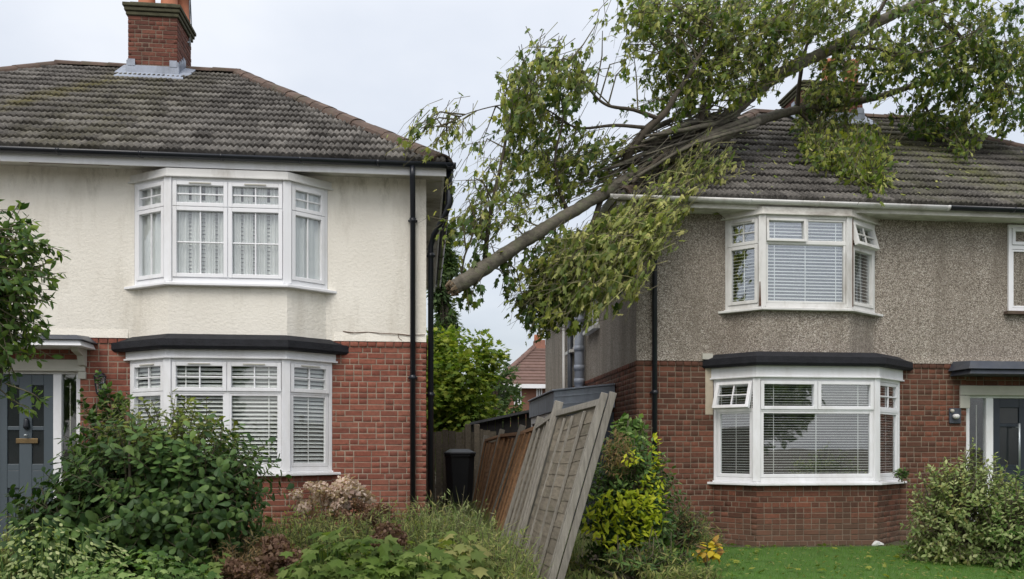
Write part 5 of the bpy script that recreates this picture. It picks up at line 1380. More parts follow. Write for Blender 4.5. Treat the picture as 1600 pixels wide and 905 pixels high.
LEAF = {k: ([], [], [], []) for k in ('leaf_tree', 'leaf_tree_pale', 'leaf_tree_dark')}
TW, TP = MB(), MB()
def put_leaf(key, p, d, n, s):
    a = LEAF[key]; a[0].append(tuple(p)); a[1].append(tuple(d)); a[2].append(tuple(n)); a[3].append(s)
SWEEP = Vector((-0.75, -0.15, -0.45)).normalized()
def spray(cx, cy, rx, ry, Y, n, mix=(.6, .2, .2), per=11, size=.092, length=.5, hang=.35, subs=4, depth=.5, sweep=.6, roof=None, up=0.0):
    """a mass of leafy twigs inside an ellipse seen at (cx,cy), joined to the nearest limb"""
    c = at(cx, cy, Y); n = int(n * ((1.15 if cy > 150 else 1.25) if not roof else 1.5))
    for s in range(subs):
        w = random.uniform(0, 2 * math.pi); q = random.uniform(.2, .8)
        x_, y_ = cx + rx * q * math.cos(w), cy + ry * q * math.sin(w)
        YY = (roofY(x_, y_, random.uniform(.15, .35)) if roof else Y + random.uniform(-depth, depth) * .5)
        tip = at(x_, y_, YY)
        d2 = np.linalg.norm(LIMBS - np.array(tip), axis=1); near = np.argsort(d2)[random.randint(0, 14)]
        st = Vector(LIMBS[near])
        if (st - tip).length < 3.0:
            mid = st.lerp(tip, .5) + Vector((random.uniform(-.1, .1), random.uniform(-.1, .1), random.uniform(.02, .2)))
            TW.tube([st, mid, tip], [.012, .009, .005], 5, False)
    for i in range(n):
        w = random.uniform(0, 2 * math.pi); q = math.sqrt(random.random()) * random.uniform(.75, 1.12)
        x_, y_ = cx + rx * q * math.cos(w), cy + ry * q * math.sin(w)
        YY = (roofY(x_, y_, random.uniform(.03, .4)) if roof else Y + random.uniform(-depth, depth))
        p = at(x_, y_, YY)
        L = length * random.uniform(.6, 1.4)
        g = (SWEEP * sweep + Vector((0, 0, -hang + up)) + Vector(rand_dir(1)[0]) * .55).normalized()
        a0 = p - g * L * .6; a1 = p + g * L * .4 + Vector((0, 0, -.1 * L * hang))
        TW.tube([a0, p, a1], [.0055, .004, .002], 4, False)
        if sweep > .45 and (cy > 230 or i % 3 == 0):
            g2 = (SWEEP * .9 + Vector(rand_dir(1)[0]) * .6).normalized(); q0 = p + Vector(rand_dir(1)[0]) * .15; L2 = L * random.uniform(.8, 1.5); sd = Vector(rand_dir(1)[0]) * L2 * .14
            (TP if mix[1] >= .28 and random.random() < .6 else TW).tube([q0 - g2 * L2 * .5, q0 - g2 * L2 * .15 + sd, q0 + g2 * L2 * .2 + sd * .6 - Vector((0, 0, .02)), q0 + g2 * L2 * .45 - Vector((0, 0, .14 * L2 + .03))], [.0048, .004, .003, .0015], 3, False)
            for z in range(3):
                t_ = random.random(); put_leaf('leaf_tree_pale' if mix[1] >= .28 else 'leaf_tree', q0 + g2 * L2 * (t_ - .5) + sd * .5, Vector(rand_dir(1)[0]) + g2 * .5 + Vector((0, 0, -.4)), Vector((0, -.4, .8)) + Vector(rand_dir(1)[0]) * .5, size * random.uniform(.7, 1.2))
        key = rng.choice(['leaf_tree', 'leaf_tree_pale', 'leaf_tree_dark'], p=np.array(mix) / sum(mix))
        for j in range(max(2, int(per * random.uniform(.6, 1.4)))):
            t = random.random(); b = a0.lerp(p, t * 2) if t < .5 else p.lerp(a1, t * 2 - 1)
            o = Vector(rand_dir(1)[0])
            dd = ((o * .4 + g * 1.0 if sweep >= .7 else o * .7 + g * .6) + Vector((0, 0, -hang))).normalized()
            nn_ = Vector(rand_dir(1)[0]) * .6 + Vector((0, -.45, .75))
            put_leaf(key, b + o * .02, dd, nn_, size * random.uniform(.55, 1.35) * (1.12 if sweep >= .7 else 1))
# (cx, cy, rx, ry, Y, n, ...)
spray(855, 125, 70, 52, 10.7, 80, (.6, .3, .1), per=8, hang=.5, sweep=.2)
spray(815, 165, 42, 40, 10.6, 42, (.6, .3, .1), per=8, hang=.5, sweep=.2)
spray(898, 122, 28, 34, 10.8, 14, (.6, .2, .2), per=7, hang=.4, sweep=.2)
spray(830, 225, 50, 48, 10.7, 40, (.5, .3, .2), per=7, hang=.5, sweep=.4)
spray(890, 228, 52, 50, 11.1, 36, (.6, .1, .3), per=7)
spray(845, 285, 62, 50, 11.1, 44, (.5, .3, .2), per=6, length=.5)
spray(805, 320, 38, 40, 10.75, 16, (.5, .4, .1), per=5)
spray(935, 258, 58, 36, 11.5, 34, (.4, .1, .5), per=6, length=.6, sweep=.9)
spray(700, 213, 48, 26, 10.4, 15, (.5, .4, .1), per=5, size=.08, hang=.7, depth=.2)
spray(655, 200, 26, 14, 10.35, 7, (.5, .4, .1), per=5, size=.08, hang=.6, depth=.15)
spray(735, 270, 35, 55, 10.4, 10, (.5, .4, .1), per=3, size=.08, hang=.8, depth=.2)
spray(732, 348, 38, 20, 10.35, 16, (.4, .2, .4), per=6, hang=.7, depth=.2)
spray(775, 320, 25, 60, 10.45, 10, (.5, .4, .1), per=3, hang=.6, depth=.2)
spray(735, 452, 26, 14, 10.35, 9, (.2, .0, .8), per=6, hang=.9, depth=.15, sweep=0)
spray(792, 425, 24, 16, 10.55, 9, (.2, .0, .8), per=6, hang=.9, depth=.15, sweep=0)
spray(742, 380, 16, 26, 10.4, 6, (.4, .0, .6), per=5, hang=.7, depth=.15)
# the lush mass hanging under the trunk, over the side wall
spray(925, 418, 74, 56, 10.75, 150, (.35, .6, .05), per=10, hang=.45, sweep=.7, length=.5, depth=.4)
spray(985, 366, 58, 42, 10.9, 120, (.2, .8, 0), per=9, hang=.35, sweep=.9, length=.55, depth=.3)
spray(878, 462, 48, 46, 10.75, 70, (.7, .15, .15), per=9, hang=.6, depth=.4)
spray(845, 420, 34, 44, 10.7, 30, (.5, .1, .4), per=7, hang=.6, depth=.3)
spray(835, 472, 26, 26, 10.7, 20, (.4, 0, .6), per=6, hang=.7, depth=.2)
spray(1035, 318, 44, 24, 11.1, 50, (.2, .8, 0), per=7, hang=.3, sweep=1, length=.6, depth=.25)
spray(985, 425, 22, 42, 10.85, 14, (.4, 0, .6), per=5, hang=.9, depth=.1, sweep=0)
spray(1085, 262, 60, 38, 11.5, 46, (.2, .75, .05), per=6, sweep=1, length=.55, depth=.3)
# canopy over the right roof
for (cx, cy, rx, ry, Y, n) in ((1005, 22, 40, 32, 11.2, 30), (985, 80, 22, 30, 11.1, 6), (1050, 35, 60, 55, 11.6, 80), (1050, 110, 52, 42, 11.5, 54), (1110, 45, 60, 60, 11.9, 85), (1110, 125, 55, 50, 11.9, 66),
                               (1180, 40, 60, 55, 12.3, 85), (1165, 110, 50, 40, 12.2, 52), (1245, 30, 55, 45, 12.6, 66), (1230, 85, 40, 40, 12.5, 26), (1310, 20, 55, 40, 12.9, 52), (1350, 85, 70, 35, 13.0, 52), (1300, 110, 40, 25, 13.2, 22),
                               (1040, 165, 45, 24, 11.4, 16)):
    spray(cx, cy, rx, ry, Y, n, (.55, .27, .18), per=8, hang=.3, sweep=.5, length=.5)
for (cx, cy, rx, ry, Y, n) in ((1420, 40, 65, 45, 13.2, 62), (1450, 95, 65, 45, 13.2, 62), (1390, 120, 50, 30, 13.2, 28), (1500, 35, 60, 50, 13.3, 70), (1520, 110, 60, 60, 13.2, 88), (1570, 60, 50, 70, 13.2, 70), (1580, 150, 40, 60, 13.2, 62), (1470, 160, 55, 40, 13.6, 44), (1535, 185, 50, 30, 13.3, 34), (1440, 190, 45, 20, 13.8, 22)):
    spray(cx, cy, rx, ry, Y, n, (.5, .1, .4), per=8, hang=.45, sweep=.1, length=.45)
# over the chimney and lying on the tiles
spray(1295, 152, 48, 22, 13.9, 44, (.5, .4, .1), per=8, hang=.4, depth=.2)
spray(1275, 178, 30, 16, 13.8, 26, (.4, .5, .1), per=8, depth=.15)
spray(1305, 222, 52, 40, 13, 130, (.7, .25, .05), per=9, roof=1, sweep=.2, hang=.3, size=.085)
spray(1345, 238, 48, 38, 13, 130, (.8, .1, .1), per=9, roof=1, sweep=.1, hang=.4, size=.085)
spray(1360, 275, 34, 24, 13, 34, (.6, .2, .2), per=8, roof=1, sweep=.1, hang=.4, size=.085)
spray(1270, 200, 22, 26, 13, 30, (.4, .5, .1), per=8, roof=1, hang=.4, size=.085)
spray(1455, 198, 45, 18, 13, 36, (.3, .1, .6), per=8, roof=1, hang=.4, sweep=0, size=.085)
spray(1508, 225, 24, 22, 13, 22, (.6, .2, .2), per=8, roof=1, hang=.5, sweep=0, size=.085)
# stray sprays against the sky
for cx, cy, n in ((935, 60, 2), (945, 25, 3), (770, 225, 4), (850, 75, 6), (640, 240, 2), (760, 300, 4), (700, 270, 3), (955, 110, 2)):
    spray(cx, cy, 24, 22, 10.7, n, (.5, .3, .2), per=5, size=.075, subs=1, depth=.2)
for i in range(260):   # torn-off leaves lying on the tiles
    x_, y_ = random.choice(((random.gauss(1180, 70), random.gauss(250, 30)), (random.gauss(1350, 90), random.gauss(240, 40)), (random.gauss(1480, 60), random.gauss(240, 30))))
    YY = roofY(x_, y_, .085)
    if PR['ey'] < YY < PR['yr']: put_leaf(random.choice(('leaf_tree', 'leaf_tree_pale')), at(x_, y_, YY), (random.uniform(-1, 1), random.uniform(-1, 0), -.4), (0, -.6, .8), random.uniform(.06, .1))
TP.build('green_twigs', MAT['twig_pale'], tree, kind='stuff')
TW.build('twigs', MAT['twig'], tree, kind='stuff')
nl = 0
for key, (a, b, c, d) in LEAF.items():
    scatter('foliage', MAT[key], tree, T_SLIM if key == 'leaf_tree_pale' else T_MID, np.array(a), np.array(b), np.array(c), np.array(d)); nl += len(a)
print('tree leaves', nl)

# ================================================================== garden planting
def ground_at(px, Yg): return Vector((xa(px, Yg), Yg, gz(xa(px, Yg), Yg)))
# big shrub in front of the left bay
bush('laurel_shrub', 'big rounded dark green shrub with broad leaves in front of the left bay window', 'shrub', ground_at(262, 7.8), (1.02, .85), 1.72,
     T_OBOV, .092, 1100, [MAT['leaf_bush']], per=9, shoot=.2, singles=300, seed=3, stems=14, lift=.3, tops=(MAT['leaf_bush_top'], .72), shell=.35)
bush('laurel_shrub', 'smaller dark green shrub low at the left end below the front door', 'shrub', ground_at(120, 7.5), (.62, .5), 1.12,
     T_OBOV, .115, 170, [MAT['leaf_bush']], per=8, shoot=.22, seed=5, stems=8)
# climber on the wall below the lantern
bush('climbing_plant', 'dark leafy climber growing up the brick pier under the lantern', 'climber', ground_at(165, 10.45), (.48, .25), 2.15, T_HEART, .075, 260, [MAT['leaf_bush'], MAT['leaf_bush'], MAT['leaf_ivy']], per=8, shoot=.22, seed=8, stems=6, shell=.3)
bush('spindly_shrub', 'olive leaved spindly shrub between the climber and the left bay window', 'shrub', ground_at(205, 9.4), (.45, .3), 1.78, T_OVAL, .07, 170, [MAT['leaf_bush_top'], MAT['leaf_weed']], per=7, shoot=.3, seed=9, stems=8, shell=.3)
# overhanging shrub at the left edge
ovb = bush('overhanging_shrub', 'tall loose shrub leaning in from the left edge before the cream wall', 'shrub', ground_at(-175, 7.0), (.80, .6), 3.5, T_OVAL, .085, 900, [MAT['leaf_left'], MAT['leaf_bush']], per=8, shoot=.32, seed=12, bottom=1.5, stems=9, shell=.2, droop=.25, lift=.1, lean=(.5, 0), skirt=0)
# loose shoots of the same shrub, reaching right
mt = MB(); P, D, N, S = [], [], [], []
for (pts) in ([(-20, 400), (30, 385), (60, 380), (97, 392)], [(-20, 440), (40, 432), (88, 436)], [(-20, 520), (20, 500), (70, 510)], [(-20, 560), (30, 550), (60, 562)], [(-10, 600), (20, 625), (48, 640)], [(-20, 370), (20, 352), (48, 350)], [(10, 600), (50, 615), (66, 628)], [(-20, 470), (20, 462), (70, 470)], [(-10, 545), (30, 530), (62, 520)]):
    q = [at(x, y, 7.0 + random.uniform(-.1, .1)) for x, y in pts]
    pp = smooth([tuple(a) + (.006 - .001 * i,) for i, a in enumerate(q)], 6)
    mt.tube([a[:3] for a in pp], [max(a[3], .002) for a in pp], 5, False)
    for a, b in zip(pp[4:], pp[5:] + [pp[-1]]):
        for z in range(3):
            o = Vector(rand_dir(1)[0]); P.append(a[:3] + np.array(o) * .02); D.append((o + Vector((.4, 0, -.1)))); N.append(Vector((0, -.3, 1)) + o * .4); S.append(random.uniform(.045, .085))
mt.build('shoot', MAT['twig'], ovb, True, kind='stuff'); scatter('shoot_leaves', MAT['leaf_left'], ovb, T_OVAL, np.array(P), np.array(D, float), np.array(N, float), np.array(S))

# trees behind the gap
def leafy_tree(name, label, cat, base, height, rad, n, size, mat, T=T_MAPLE, bottom=.15, seed=1, group=None, columnar=False, per=9):
    base = Vector(base); root = thing(name, label, cat, base, group)
    m = MB(); top = base + Vector((0, 0, height * .9)); m.tube([base - Vector((0, 0, .2)), base.lerp(top, .4) + Vector((.1, 0, 0)), top], [height * .025, height * .017, .02], 8); m.build('trunk', MAT['bark_dark'], root, True)
    b = MB(); P, D, N, S = [], [], [], []
    c = base + Vector((0, 0, height * (bottom + (1 - bottom) / 2))); hz = height * (1 - bottom) / 2
    blobs = []
    for i in range(26):
        d = Vector(rand_dir(1)[0]); q = random.uniform(.35, .88)
        k = 1.0
        if columnar: d.z = (i / 25 * 2 - 1) / q; k = max(.22, 1.25 - 1.05 * (d.z * q * .5 + .5))
        blobs.append((c + Vector((d.x * rad * q * k, d.y * rad * q * k, d.z * hz * q)), rad * random.uniform(.26, .42) * k))
        b.tube([base.lerp(top, min(max((blobs[-1][0].z - base.z) / height * .8, .1), .95)), blobs[-1][0]], [height * .006, .01], 5, False)
    for i in range(n):
        bc, br = random.choice(blobs); d = Vector(rand_dir(1)[0]); p = bc + d * br * random.uniform(.6, 1.15)
        g = (d + Vector((0, 0, .2)) + Vector(rand_dir(1)[0]) * .4).normalized()
        for j in range(per):
            o = Vector(rand_dir(1)[0]); P.append(p + o * .22 * random.random() * (1 + size)); D.append(o * .7 + g * .6 + Vector((0, 0, -.25))); N.append(g + Vector((0, 0, .9)) + o * .3); S.append(size * random.uniform(.6, 1.3))
    b.build('branches', MAT['bark_dark'], root, kind='stuff')
    scatter('crown', mat, root, T, np.array(P), np.array(D, float), np.array(N, float), np.array(S))
    return root
Yt = 22.5
leafy_tree('broadleaf_tree', 'bright green bushy tree filling the gap behind the back fence', 'tree', (xa(708, Yt), Yt, .2), za(715, 500, Yt) - .2, 1.62, 1400, .15, MAT['leaf_gap'], bottom=.05, seed=4)
leafy_tree('conifer_tree', 'tall dark narrow tree rising behind the bright green tree', 'tree', (xa(696, 27), 27, .2), za(688, 372, 27), 1.15, 1500, .16, MAT['leaf_far'], T_OVAL, bottom=.1, columnar=True)
leafy_tree('small_tree', 'small darker tree beside the distant brick house', 'tree', (xa(770, 30), 30, .2), za(770, 555, 30), 1.1, 200, .16, MAT['leaf_far'], bottom=.15)
bush('hedge_shrub', 'low green shrub behind the black shed roof', 'shrub', (xa(800, 27), 27, .2), (1.9, .8), za(800, 632, 27) - .2, T_OVAL, .14, 260, [MAT['leaf_gap'], MAT['leaf_far']], per=8, shoot=.4, stems=6)

# shrubs right of the fence
k2 = lambda p: p.x > 1.27 + (p.z - .2) * .3
gold = bush('golden_shrub', 'dense green and golden shrub sheltering behind the leaning fence end', 'shrub', ground_at(985, 8.9), (.6, .5), 1.62, T_OVAL, .07, 760, [MAT['leaf_bush'], MAT['leaf_ivy'], MAT['leaf_bush']], bottom=-.3, per=8, shoot=.2, seed=21, stems=9, shell=.3, keep=k2)
def clump(parent, name, cx, cy, rx, ry, Y, n, T, size, mat, dep=.12, hang=.1):
    P, D, N, S = [], [], [], []
    for i in range(n):
        w = random.uniform(0, 6.283); q = math.sqrt(random.random()); p = at(cx + rx * q * math.cos(w), cy + ry * q * math.sin(w), Y + random.uniform(-dep, dep)); o = Vector(rand_dir(1)[0])
        P.append(tuple(p)); D.append(tuple(o * .8 + Vector((0, -.3, .1 - hang)))); N.append(tuple(Vector((0, -.5, .8)) + o * .4)); S.append(size * random.uniform(.6, 1.25))
    return scatter(name, mat, parent, T, np.array(P), np.array(D), np.array(N), np.array(S))
clump(gold, 'golden_foliage', 975, 810, 62, 48, 8.45, 420, T_OVAL, .085, MAT['leaf_gold'])
clump(gold, 'golden_foliage', 1018, 775, 26, 40, 8.5, 110, T_OVAL, .075, MAT['leaf_gold'])
clump(gold, 'golden_foliage', 1022, 715, 9, 42, 8.7, 40, T_OVAL, .08, MAT['leaf_gold'], .05)
clump(gold, 'golden_foliage', 990, 715, 14, 12, 8.5, 30, T_OVAL, .07, MAT['leaf_gold'], .08)
clump(gold, 'dead_patch', 965, 708, 24, 36, 8.6, 380, T_LANCE, .07, MAT['leaf_dead'], .12)
bush('ivy_plant', 'pale ivy topping the shrub behind the fence, against the brick corner', 'climber', ground_at(985, 9.3), (.24, .22), 1.76, T_HEART, .085, 110, [MAT['leaf_ivy']], per=6, shoot=.2, seed=23, stems=5, bottom=1.25, shell=.3, droop=.1)
bush('low_shrub', 'small grey-green shrub at the wall foot right of the golden shrub', 'shrub', ground_at(1062, 9.6), (.42, .36), .78, T_LANCE, .08, 190, [MAT['leaf_weed'], MAT['leaf_bush'], MAT['leaf_dead']], per=8, shoot=.26, seed=25, stems=7, shell=.25)
bush('low_shrub', 'sprawling weedy shrub at the foot of the leaning fence, lawn on its right', 'shrub', ground_at(1010, 8.1), (.6, .3), .42, T_LANCE, .09, 170, [MAT['leaf_weed'], MAT['leaf_bush']], per=8, shoot=.22, seed=26, stems=6, shell=.2)
# right edge shrubs
bush('variegated_shrub', 'rounded grey-green variegated shrub in front of the right brick pier', 'shrub', ground_at(1515, 9.2), (.84, .6), 1.36, T_OVAL, .062, 1000, [MAT['leaf_grey'], MAT['leaf_grey'], MAT['leaf_weed']], skirt=.42, bottom=-.45, per=9, shoot=.24, seed=31, stems=12, shell=.35)
bush('variegated_shrub', 'lower pale variegated shrub at the right edge of the lawn', 'shrub', ground_at(1598, 8.6), (.5, .45), 1.12, T_OVAL, .062, 520, [MAT['leaf_grey'], MAT['leaf_ivy']], bottom=-.35, skirt=.4, per=8, shoot=.22, seed=33, stems=8, shell=.3)
bush('weed_tuft', 'little dark weed growing at the right end of the lower bay sill', 'weed', Vector((xa(1403, 10.95), 10.86, .1)), (.10, .08), za(1403, 730, 10.9) - .1, T_OVAL, .05, 34, [MAT['leaf_bush']], per=6, shoot=.1, seed=35, stems=0, bottom=.82, shell=.2)
# wilted yellow plant
wp = thing('wilted_plant', 'wilted yellow and orange plant at the left corner of the lawn', 'plant', ground_at(1105, 8.7))
m = MB(); b0 = ground_at(1105, 8.7)
for k in range(6): m.tube([b0, b0 + Vector((random.uniform(-.1, .15), random.uniform(-.1, .1), .2)), b0 + Vector((random.uniform(-.15, .25), random.uniform(-.1, .1), random.uniform(.2, .4)))], [.008, .006, .003], 5)
m.build('stem', MAT['twig'], wp, True); clump(wp, 'leaves', 1106, 862, 24, 18, 8.7, 44, T_HEART, .085, MAT['wilt'], .1, .5)

# hydrangeas with spent heads
def hydrangea(label, base, h, rad, heads, petal, hr=.1, leaf=None, seed=1):
    base = Vector(base); root = thing('hydrangea', label, 'hydrangea', base, 'hydrangeas gone over')
    m = MB(); P, D, N, S = [], [], [], []; LP, LD, LN, LS = [], [], [], []
    for i in range(heads):
        w = random.uniform(0, 6.283); q = math.sqrt(random.random()); tip = base + Vector((rad * q * math.cos(w), rad * q * math.sin(w), h * random.uniform(.72, 1.0) * (1 - .25 * q)))
        mid = base.lerp(tip, .6) + Vector((random.uniform(-.03, .03), random.uniform(-.03, .03), .04)); m.tube([base + Vector((random.uniform(-.08, .08), random.uniform(-.08, .08), -.02)), mid, tip], [.009, .006, .004], 5)
        r = hr * random.uniform(.75, 1.2)
        for j in range(120):
            d = Vector(rand_dir(1)[0]); p = tip + Vector((d.x, d.y, d.z * .75)) * r * random.uniform(.75, 1.05)
            P.append(tuple(p)); D.append(tuple(Vector(rand_dir(1)[0]) + d * .4)); N.append(tuple(d + Vector(rand_dir(1)[0]) * .5)); S.append(r * random.uniform(.28, .5))
        for j in range(7):
            t = random.uniform(.25, .9); o = Vector(rand_dir(1)[0]); o.z *= .4
            LP.append(tuple(base.lerp(tip, t))); LD.append(tuple(o + Vector((0, 0, -.25)))); LN.append((0, 0, 1)); LS.append(random.uniform(.09, .15))
    m.build('stem', MAT['twig'], root, kind='stuff'); scatter('flower_head', petal, root, T_HEART, np.array(P), np.array(D), np.array(N), np.array(S))
    scatter('foliage', leaf or MAT['leaf_weed'], root, T_HEART, np.array(LP), np.array(LD), np.array(LN, float), np.array(LS))
def bpx(px, Y): return ground_at(px, Y)
hydrangea('faded pinkish grey hydrangea head standing tallest before the brick wall', bpx(548, 9.9), za(548, 735, 9.9) - .05, .17, 7, MAT['petal_pale'], .145)
hydrangea('faded hydrangea with dusty heads below the left bay sill', bpx(500, 9.8), za(505, 745, 9.8) - .05, .3, 14, MAT['petal_pale'], .085, MAT['leaf_dead'])
hydrangea('brown hydrangea behind the broad leaved green plant', bpx(580, 9.2), za(580, 772, 9.2) - .05, .32, 16, MAT['petal_brown'], .085, MAT['leaf_dead'])
hydrangea('brown hydrangea clump above the lime green leaves', bpx(610, 7.6), za(610, 800, 7.6) - .05, .14, 7, MAT['petal_brown'], .08, MAT['leaf_dead'])
hydrangea('dark purplish brown hydrangea dome beside the big dark shrub', bpx(432, 7.0), za(432, 838, 7.0) - .04, .15, 10, MAT['petal_brown'], .085, MAT['leaf_dead'])
hydrangea('low brown hydrangea at the bottom edge beside the dark shrub', bpx(390, 6.4), za(390, 872, 6.4) - .03, .2, 10, MAT['petal_brown'], .07, MAT['leaf_dead'])

# broad leaved plant in the middle foreground
def broad(label, base, h, rad, n, size, mat, T=T_MAPLE, flat=.6, name='broad_leaf_plant', cat='plant', singles=0):
    base = Vector(base); root = thing(name, label, cat, base)
    m = MB(); P, D, N, S = [], [], [], []
    for i in range(n):
        w = random.uniform(0, 6.283); q = math.sqrt(random.random()); p = base + Vector((rad[0] * q * math.cos(w), rad[1] * q * math.sin(w), h * random.uniform(.35, 1.0) * (1 - .35 * q * q)))
        if i % (4 if n < 600 else 11) == 0: m.tube([base + Vector((rad[0] * q * .7 * math.cos(w), rad[1] * q * .7 * math.sin(w), -.02)), p - Vector((0, 0, .05)), p], [.005, .004, .002], 4, False)
        o = Vector((math.cos(w + random.uniform(-1, 1)), math.sin(w + random.uniform(-1, 1)), random.uniform(-.5, .1)))
        P.append(tuple(p)); D.append(tuple(o)); N.append((random.uniform(-flat, flat), random.uniform(-.9, .1), 1)); S.append(size * random.uniform(.6, 1.25))
    m.build('stem', MAT['leaf_bush'], root, kind='stuff'); scatter_some('foliage', mat, root, T, np.array(P), np.array(D), np.array(N, float), np.array(S), singles)
    return root
broad('lime green plant with broad lobed leaves in the middle of the front border', bpx(545, 6.3), za(545, 832, 6.3) - .0, (.5, .45), 520, .105, MAT['leaf_lime'], singles=120)
broad('lime green broad leaved plant nearest the bottom edge under the brown hydrangea', bpx(640, 6.2), za(640, 850, 6.2), (.45, .4), 400, .1, MAT['leaf_lime'], singles=60)
broad('mid green lobed leaf plant before the bin, left of the fence foot', bpx(700, 6.9), za(700, 828, 6.9), (.35, .4), 200, .12, MAT['leaf_weed'])
broad('low leafy plant in front of the dark shrub at bottom left', bpx(215, 6.0), za(215, 868, 6.0), (.55, .3), 760, .06, MAT['leaf_ivy'])
broad('pale leafy ground plant at the far bottom left corner', bpx(60, 6.2), za(60, 820, 6.2), (.6, .4), 1100, .045, MAT['leaf_grey'], T_OVAL)
broad('lime leafed seedling at the foot of the dark shrub', bpx(330, 6.3), za(330, 860, 6.3), (.16, .14), 50, .1, MAT['leaf_lime'])

# feathery weeds
def weeds(label, base, h, rad, n, mats, blade=.35, name='weed_clump', leafy=.5):
    base = Vector(base); root = thing(name, label, 'weeds', base)
    P, D, N, S = [], [], [], []; LP, LD, LN, LS = [], [], [], []; m = MB()
    for i in range(n):
        w = random.uniform(0, 6.283); q = math.sqrt(random.random()); b = base + Vector((rad[0] * q * math.cos(w), rad[1] * q * math.sin(w), 0)); b.z = gz(b.x, b.y) - .01
        hh = h * random.uniform(.5, 1.05) * (1 - .3 * q); ln = Vector((random.uniform(-.35, .35), random.uniform(-.35, .25), 1)).normalized()
        if random.random() < leafy:
            tip = b + ln * hh; mid = b.lerp(tip, .5) + Vector((0, 0, .03)); m.tube([b, mid, tip], [.004, .003, .0015], 3, False)
            for j in range(14):
                t = random.uniform(.25, 1); o = Vector(rand_dir(1)[0]); LP.append(tuple(b.lerp(tip, t))); LD.append(tuple(o + Vector((0, 0, .3)))); LN.append(tuple(Vector((0, -.3, 1)) + o * .3)); LS.append(random.uniform(.04, .085))
        else:
            for j in range(5):
                P.append(tuple(b)); D.append(tuple(ln + Vector(rand_dir(1)[0]) * .35)); N.append(tuple(Vector(rand_dir(1)[0]) + Vector((0, 0, .3)))); S.append(hh * random.uniform(.5, 1.1))
    if P: scatter('blades', mats[0], root, T_BLADE, np.array(P), np.array(D), np.array(N), np.array(S))
    if LP: m.build('stem', MAT['twig'], root, kind='stuff'); scatter('foliage', mats[1], root, T_LANCE, np.array(LP), np.array(LD), np.array(LN), np.array(LS))
weeds('feathery green weeds filling the border below the downpipes', bpx(650, 8.7), .86, (.7, .7), 520, (MAT['blade'], MAT['leaf_weed']), leafy=.7)
weeds('pale grassy weeds in front of the wheelie bin', bpx(705, 9.3), 1.0, (.4, .8), 260, (MAT['blade'], MAT['blade']), leafy=.45)
weeds('tangle of pale weeds along the foot of the leaning fence', bpx(778, 7.7), .75, (.28, 1.0), 420, (MAT['blade'], MAT['leaf_weed']), leafy=.6)
weeds('straw coloured weeds at the bottom edge before the leaning fence', bpx(800, 6.4), .42, (.42, .4), 260, (MAT['blade'], MAT['leaf_weed']), leafy=.6)
weeds('olive weeds between the dark shrub and the brown hydrangeas', bpx(480, 8.6), .74, (.6, .6), 480, (MAT['blade'], MAT['leaf_weed']), leafy=.85)
weeds('dry brownish weeds left of the lime green plant', bpx(405, 7.4), .6, (.35, .5), 260, (MAT['leaf_dead'], MAT['leaf_dead']), leafy=.8)
weeds('dead rusty weed stalks standing against the downpipe foot', bpx(648, 10.5), .95, (.18, .12), 30, (MAT['leaf_dead'], MAT['leaf_dead']), leafy=.95, name='dead_weed')
weeds('dry weeds along the foot of the right house wall by the golden shrub', bpx(1085, 10.7), .42, (.35, .3), 110, (MAT['leaf_dead'], MAT['leaf_weed']), leafy=.7)
weeds('green weeds at the bottom of the golden shrub by the lawn edge', bpx(1060, 7.9), .3, (.38, .35), 170, (MAT['blade'], MAT['leaf_weed']), leafy=.7)
weeds('pale weeds below the front door in the left corner', bpx(20, 8.2), .75, (.6, .5), 200, (MAT['blade'], MAT['leaf_weed']), leafy=.8)

# lawn and ground cover
lw = MB(); xs0, xs1 = xa(1118, 9), 12.0
Lp = [(2.62, 11.3), (2.5, 9.5), (2.15, 8.3), (1.9, 7.4), (1.6, 5.5), (12, 5.5), (12, 10.9), (7, 10.95), (6.4, 10.72), (4.4, 10.74), (3.9, 11.0), (3.1, 11.1)]
lw.poly([(x, y, gz(x, y) + .012) for x, y in Lp]); lw.build('lawn', MAT['lawn'], None, kind='structure')
def blades(name, n, fn, h, mat):
    P = np.array([fn() for _ in range(n)]); D = rand_dir(n) * .5 + np.array((0, 0, 1)); N = rand_dir(n)
    return scatter(name, mat, None, T_BLADE, P, D, N, h * rng.uniform(.5, 1.2, n))
def lawn_pt():
    while True:
        x, y = random.uniform(1.7, 8.2), 6.2 + 5.1 * random.random() ** 1.2
        if x > 1.6 + (y - 5.5) * .25 and y < (10.72 if 4.2 < x < 6.7 else 10.98) + .06 * math.sin(7 * x) + .04 * math.sin(19 * x): return (x, y, gz(x, y) + .01)
g = blades('lawn_grass', 60000, lawn_pt, .06, MAT['lawn_blade'])
def bed_pt():
    x, y = random.uniform(-5.2, 1.9), random.uniform(5.0, 10.8); return (x, y, gz(x, y))
P = np.array([bed_pt() for _ in range(15000)]); n = len(P)
scatter('ground_cover', MAT['leaf_weed'], None, T_LANCE, P + np.array((0, 0, .03)), rand_dir(n) * .8 + np.array((0, 0, .6)), rand_dir(n) * .4 + np.array((0, -.3, 1)), rng.uniform(.06, .16, n))
blades('rough_grass', 9000, lambda: (random.uniform(-.8, 2.2), random.uniform(9.5, 17), .05 + .2 * 0), .3, MAT['blade'])
wb = thing('plastic_bag', 'crumpled white scrap of plastic on the lawn edge under the bay', 'litter', ground_at(1372, 10.75))
m = MB(); c = ground_at(1372, 10.75); m.tube([c + Vector((-.09, 0, .02)), c + Vector((-.04, -.02, .045)), c + Vector((.02, .02, .04)), c + Vector((.08, 0, .03))], [.01, .045, .035, .012], 7); m.build('scrap', MAT['white_bag'], wb)

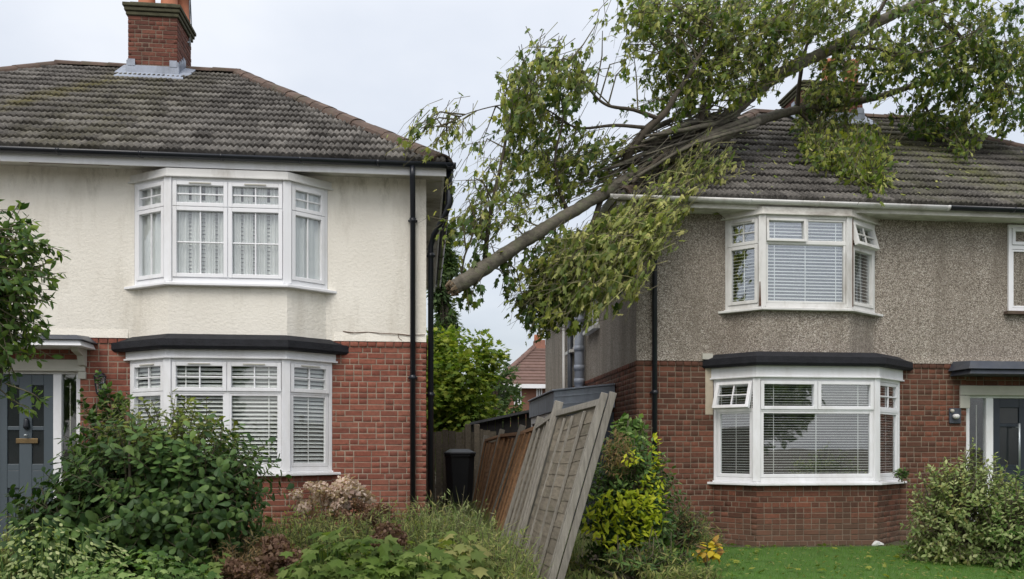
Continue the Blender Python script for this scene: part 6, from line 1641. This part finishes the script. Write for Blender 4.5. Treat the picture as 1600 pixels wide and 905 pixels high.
# the street side behind the camera, seen only as reflections in the windows
def reflected_tree(base, h, rad):
    base = Vector(base); V = []
    P, D, N, S = [], [], [], []
    for i in range(2600):
        d = Vector(rand_dir(1)[0]); q = random.uniform(.6, 1.0) * lump(d, base.x, .35, 1.8); p = base + Vector((d.x * rad * q, d.y * rad * q, h * .58 + d.z * h * .42 * q))
        P.append(tuple(p)); D.append(tuple(rand_dir(1)[0])); N.append(tuple(rand_dir(1)[0])); S.append(random.uniform(.35, .7))
    return P, D, N, S
A = [[], [], [], []]
for b, h, r in (((-11, -19, 0), 6.5, 2.6), ((1.5, -20, 0), 6.0, 2.4), ((9.5, -16, 0), 7.0, 2.6), ((17, -20, 0), 7, 3.2), ((-20, -20, 0), 7, 3.4)):
    for k, l in enumerate(reflected_tree(b, h, r)): A[k] += l
scatter('tree_belt', MAT['leaf_tree_dark'], None, T_OVAL, *[np.array(a, float) for a in A])

# bare patch where the soffit board has lost its paint
m = MB(); m.box(xa(38, yl - .25), xa(165, yl - .25), yl - .33, yl - .12, PL['zs'] - .014, PL['zs'] - .0125); m.build('bare_patch', MAT['rot'], LR)

# cracks in the cream render above the brick
def crack(pts, w=.006):
    q = [at(x, y, yl - .021 if y > 519 else yl - .0035) for x, y in pts]; m = MB()
    for a, b in zip(q, q[1:]):
        n_ = Vector((-(b - a).z, 0, (b - a).x)).normalized() * w * random.uniform(.5, 1.1)
        m.hexa([a - n_, b - n_, b - n_ + Vector((0, .006, 0)), a - n_ + Vector((0, .006, 0)), a + n_, b + n_, b + n_ + Vector((0, .006, 0)), a + n_ + Vector((0, .006, 0))])
    m.build('crack', MAT['rot'], LR)
crack([(536, 518), (552, 520), (575, 519), (598, 521), (622, 522), (640, 524), (664, 523)])
crack([(622, 522), (623, 528), (628, 532)], .004)

# storm litter: torn leaves on lawn and paving
n = 260; P = np.array([(lambda p: (p[0], p[1], p[2] + .05))(lawn_pt()) for _ in range(n)])
scatter('fallen_leaves', MAT['leaf_tree'], None, T_MAPLE, P, rand_dir(n) * np.array((1, 1, .2)), rand_dir(n) * .4 + np.array((0, 0, 1)), rng.uniform(.05, .10, n))
n = 1500; P = np.array([lawn_pt() for _ in range(n)])
scatter('lawn_weeds', MAT['leaf_weed'], None, T_OVAL, P + np.array((0, 0, .035)), rand_dir(n) * np.array((1, 1, .4)), rand_dir(n) * .3 + np.array((0, 0, 1)), rng.uniform(.03, .06, n))
